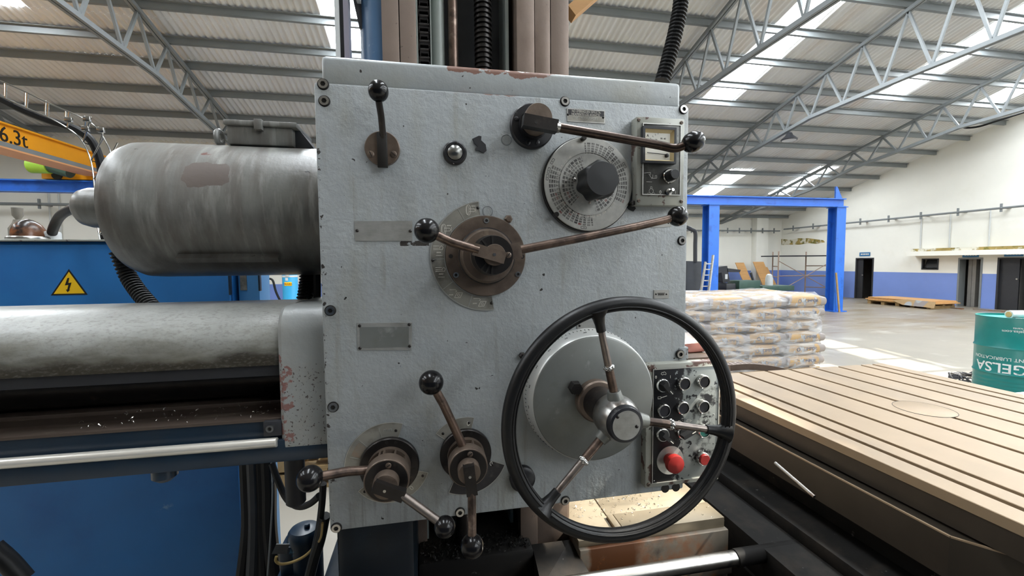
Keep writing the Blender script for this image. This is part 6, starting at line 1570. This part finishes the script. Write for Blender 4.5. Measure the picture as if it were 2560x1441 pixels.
# ---- scaffold frame by the far corner
SY = 15.6
sx0_, sx1_ = at(1926, 700, Y=SY).x, at(2062, 700, Y=SY).x
zt_ = at(1990, 635, Y=SY).z
t = thing('scaffold_frame', 'rusty tubular scaffold frame before the violet wall', 'scaffold', ((sx0_ + sx1_) / 2, SY, 0))
for x, dy in ((sx0_, 0), (sx0_ + 0.55, 0.9), (sx1_, 0), (sx1_ - 0.5, 0.9)): MB().cyl((x, SY + dy - 0.4, 0), (x, SY + dy - 0.4, zt_ + 0.1), 0.026, seg=8).build('upright', m_scaf, t)
MB().box(sx0_ - 0.05, sx1_ + 0.05, SY - 0.4, SY + 0.5, zt_ - 0.12, zt_ - 0.07).build('platform', m_charcoal, t)
for z in (0.45, 0.95, 1.4):
    MB().cyl((sx0_, SY - 0.4, z), (sx0_ + 0.55, SY + 0.5, z), 0.02, seg=8).build('rung', m_scaf, t); MB().cyl((sx1_, SY - 0.4, z), (sx1_ - 0.5, SY + 0.5, z), 0.02, seg=8).build('rung', m_scaf, t)
MB().cyl((sx0_, SY - 0.4, zt_ - 0.3), (sx1_, SY - 0.4, 0.3), 0.016, seg=8).build('cross_brace', m_scaf, t); MB().cyl((sx0_, SY - 0.36, 0.3), (sx1_, SY - 0.36, zt_ - 0.3), 0.016, seg=8).build('cross_brace', m_scaf, t)
MB().cyl((sx0_, SY - 0.4, 1.0), (sx1_, SY - 0.4, 1.0), 0.018, seg=8).build('rail', m_scaf, t)

# ---- boards leaning on the far wall
for px0, px1, ptop, pbot, lab in ((1832, 1853, 657, 705, 'orange panel leaning on the wall behind the black saw frame'), (1876, 1902, 655, 716, 'broad pale board leaning on the white pillar'), (1896, 1904, 664, 716, 'narrow board leaning between two others by the pillar'), (1903, 1916, 668, 716, 'outermost narrow orange board leaning by the pillar')):
    a, c = at(px0, ptop, Y=YB - 0.5), at(px1, ptop, Y=YB - 0.5); e_ = at(px0 + (px1 - px0) * 0.6, pbot, Y=YB - 1.1); wd_ = c.x - a.x
    q = MB(); q.prism([a, c, Vector((c.x + 0.3, YB - 1.1, 0.0)), Vector((a.x + 0.3, YB - 1.1, 0.0))], (0, 0.035, 0)); q.v = [(x, y - 0.06 * (px0 // 9 % 5), z) for x, y, z in q.v]
    tag(q.build('leaning_board', m_wood), lab, 'board', 'boards leaning on the far wall')

# ---- band saw
BSY = 12.8
B = lambda px, py, y=BSY: at(px, py, Y=y)
t = thing('band_saw', 'green and black horizontal band saw behind the wrapped sacks', 'band saw', (B(1870, 760).x, BSY, 0))
a, c = B(1805, 712), B(1968, 730)
MB().box(a.x, c.x, BSY - 0.35, BSY + 0.5, 0.0, c.z, b=0.02).build('base', m_sawgreen, t)
a, c = B(1838, 702), B(1890, 716); MB().box(a.x, c.x, BSY - 0.2, BSY + 0.4, c.z - 0.1, a.z, b=0.02).build('vise_body', m_sawgreen, t)
a, c = B(1890, 715), B(1968, 722); MB().box(a.x, c.x, BSY - 0.3, BSY + 0.4, c.z - 0.05, a.z, b=0.01).build('roller_table', m_sawgreen, t)
q = MB(); q.prism([B(1792, 669), B(1818, 665), B(1825, 706), B(1808, 708), B(1804, 682), B(1793, 684)], (0, 0.35, 0)); q.build('saw_bow', m_charcoal, t)
q = MB(); q.prism([B(1818, 671), B(1852, 675), B(1850, 681), B(1819, 681)], (0, 0.3, 0)); q.build('bow_arm', m_charcoal, t)
a, c = B(1812, 686), B(1818, 698); MB().box(a.x, c.x, BSY - 0.02, BSY, c.z, a.z).build('control_pad', m_grey, t)
a, c = B(1801, 709), B(1824, 728); MB().box(a.x, c.x, BSY - 0.3, BSY + 0.3, c.z, a.z, b=0.02).build('motor_box', m_charcoal, t)
MB().bar(B(1877, 682), B(1887, 715), 0.05, 0.05).build('feed_bar', m_charcoal, t)
q = MB(); q.lathe((B(1928, 715).x, BSY + 0.1, B(1928, 715).z), (0, 0, 1), [(0.12, 0), (0.12, 0.25), (0.09, 0.38), (0.04, 0.42), (0, 0.42)], 20)
t2 = q.build('white_canister', m_grey); tag(t2, 'small white domed canister standing on the band saw table', 'canister')

# ---- stove with flue, ladder
HY = 11.9
Hh = lambda px, py: at(px, py, Y=HY)
t = thing('workshop_stove', 'dark grey stove with bent flue pipe beside the headstock edge', 'stove', (Hh(1737, 760).x, HY, 0))
a, c = Hh(1717, 653), Hh(1757, 730)
q = MB(); q.prism([Vector((a.x, HY, a.z)), Vector((c.x, HY, a.z - 0.02)), Vector((c.x, HY, 1.0)), Vector((c.x - 0.12, HY, 0.75)), Vector((c.x - 0.12, HY, 0)), Vector((a.x, HY, 0))], (0, 0.6, 0)); q.build('stove_body', m_darkgrey, t)
MB().tube(smooth([Hh(1690, 560), Hh(1716, 568), Hh(1728, 574), Hh(1738, 582), Hh(1738, 615), Hh(1738, 655)], 5), 0.06, 12).build('flue_pipe', m_darkgrey, t)
LY = 10.9
t = thing('step_ladder', 'aluminium step ladder leaning on the blue post', 'ladder', at(1765, 735, Y=LY))
for a, c in (((1783, 638), (1770, 735)), ((1764, 655), (1749, 735))): MB().bar(at(*a, Y=LY), Vector((at(c[0], c[1], Y=LY).x - 0.16, LY - 0.12, 0.0)), 0.035, 0.07).build('stile', m_alu, t)
for k in range(6):
    f_ = k / 5; a = at(1764 - 13 * f_, 660 + 70 * f_, Y=LY); c = at(1781 - 11 * f_, 660 + 70 * f_, Y=LY); MB().bar(a, c, 0.05, 0.03).build('step', m_alu, t)
wp_ = at(2078, 776, Z=0.0)
q = MB(); q.bar((wp_.x - 0.25, wp_.y - 0.5, 0), (xr - 0.2, RY - 0.22, 1.25), 0.05, 0.03)
tag(q.build('leaning_lath', m_pallet), 'thin lath leaning on the foot of the blue post', 'lath')
for o in bpy.data.objects:
    if '_w' in o: del o['_w']
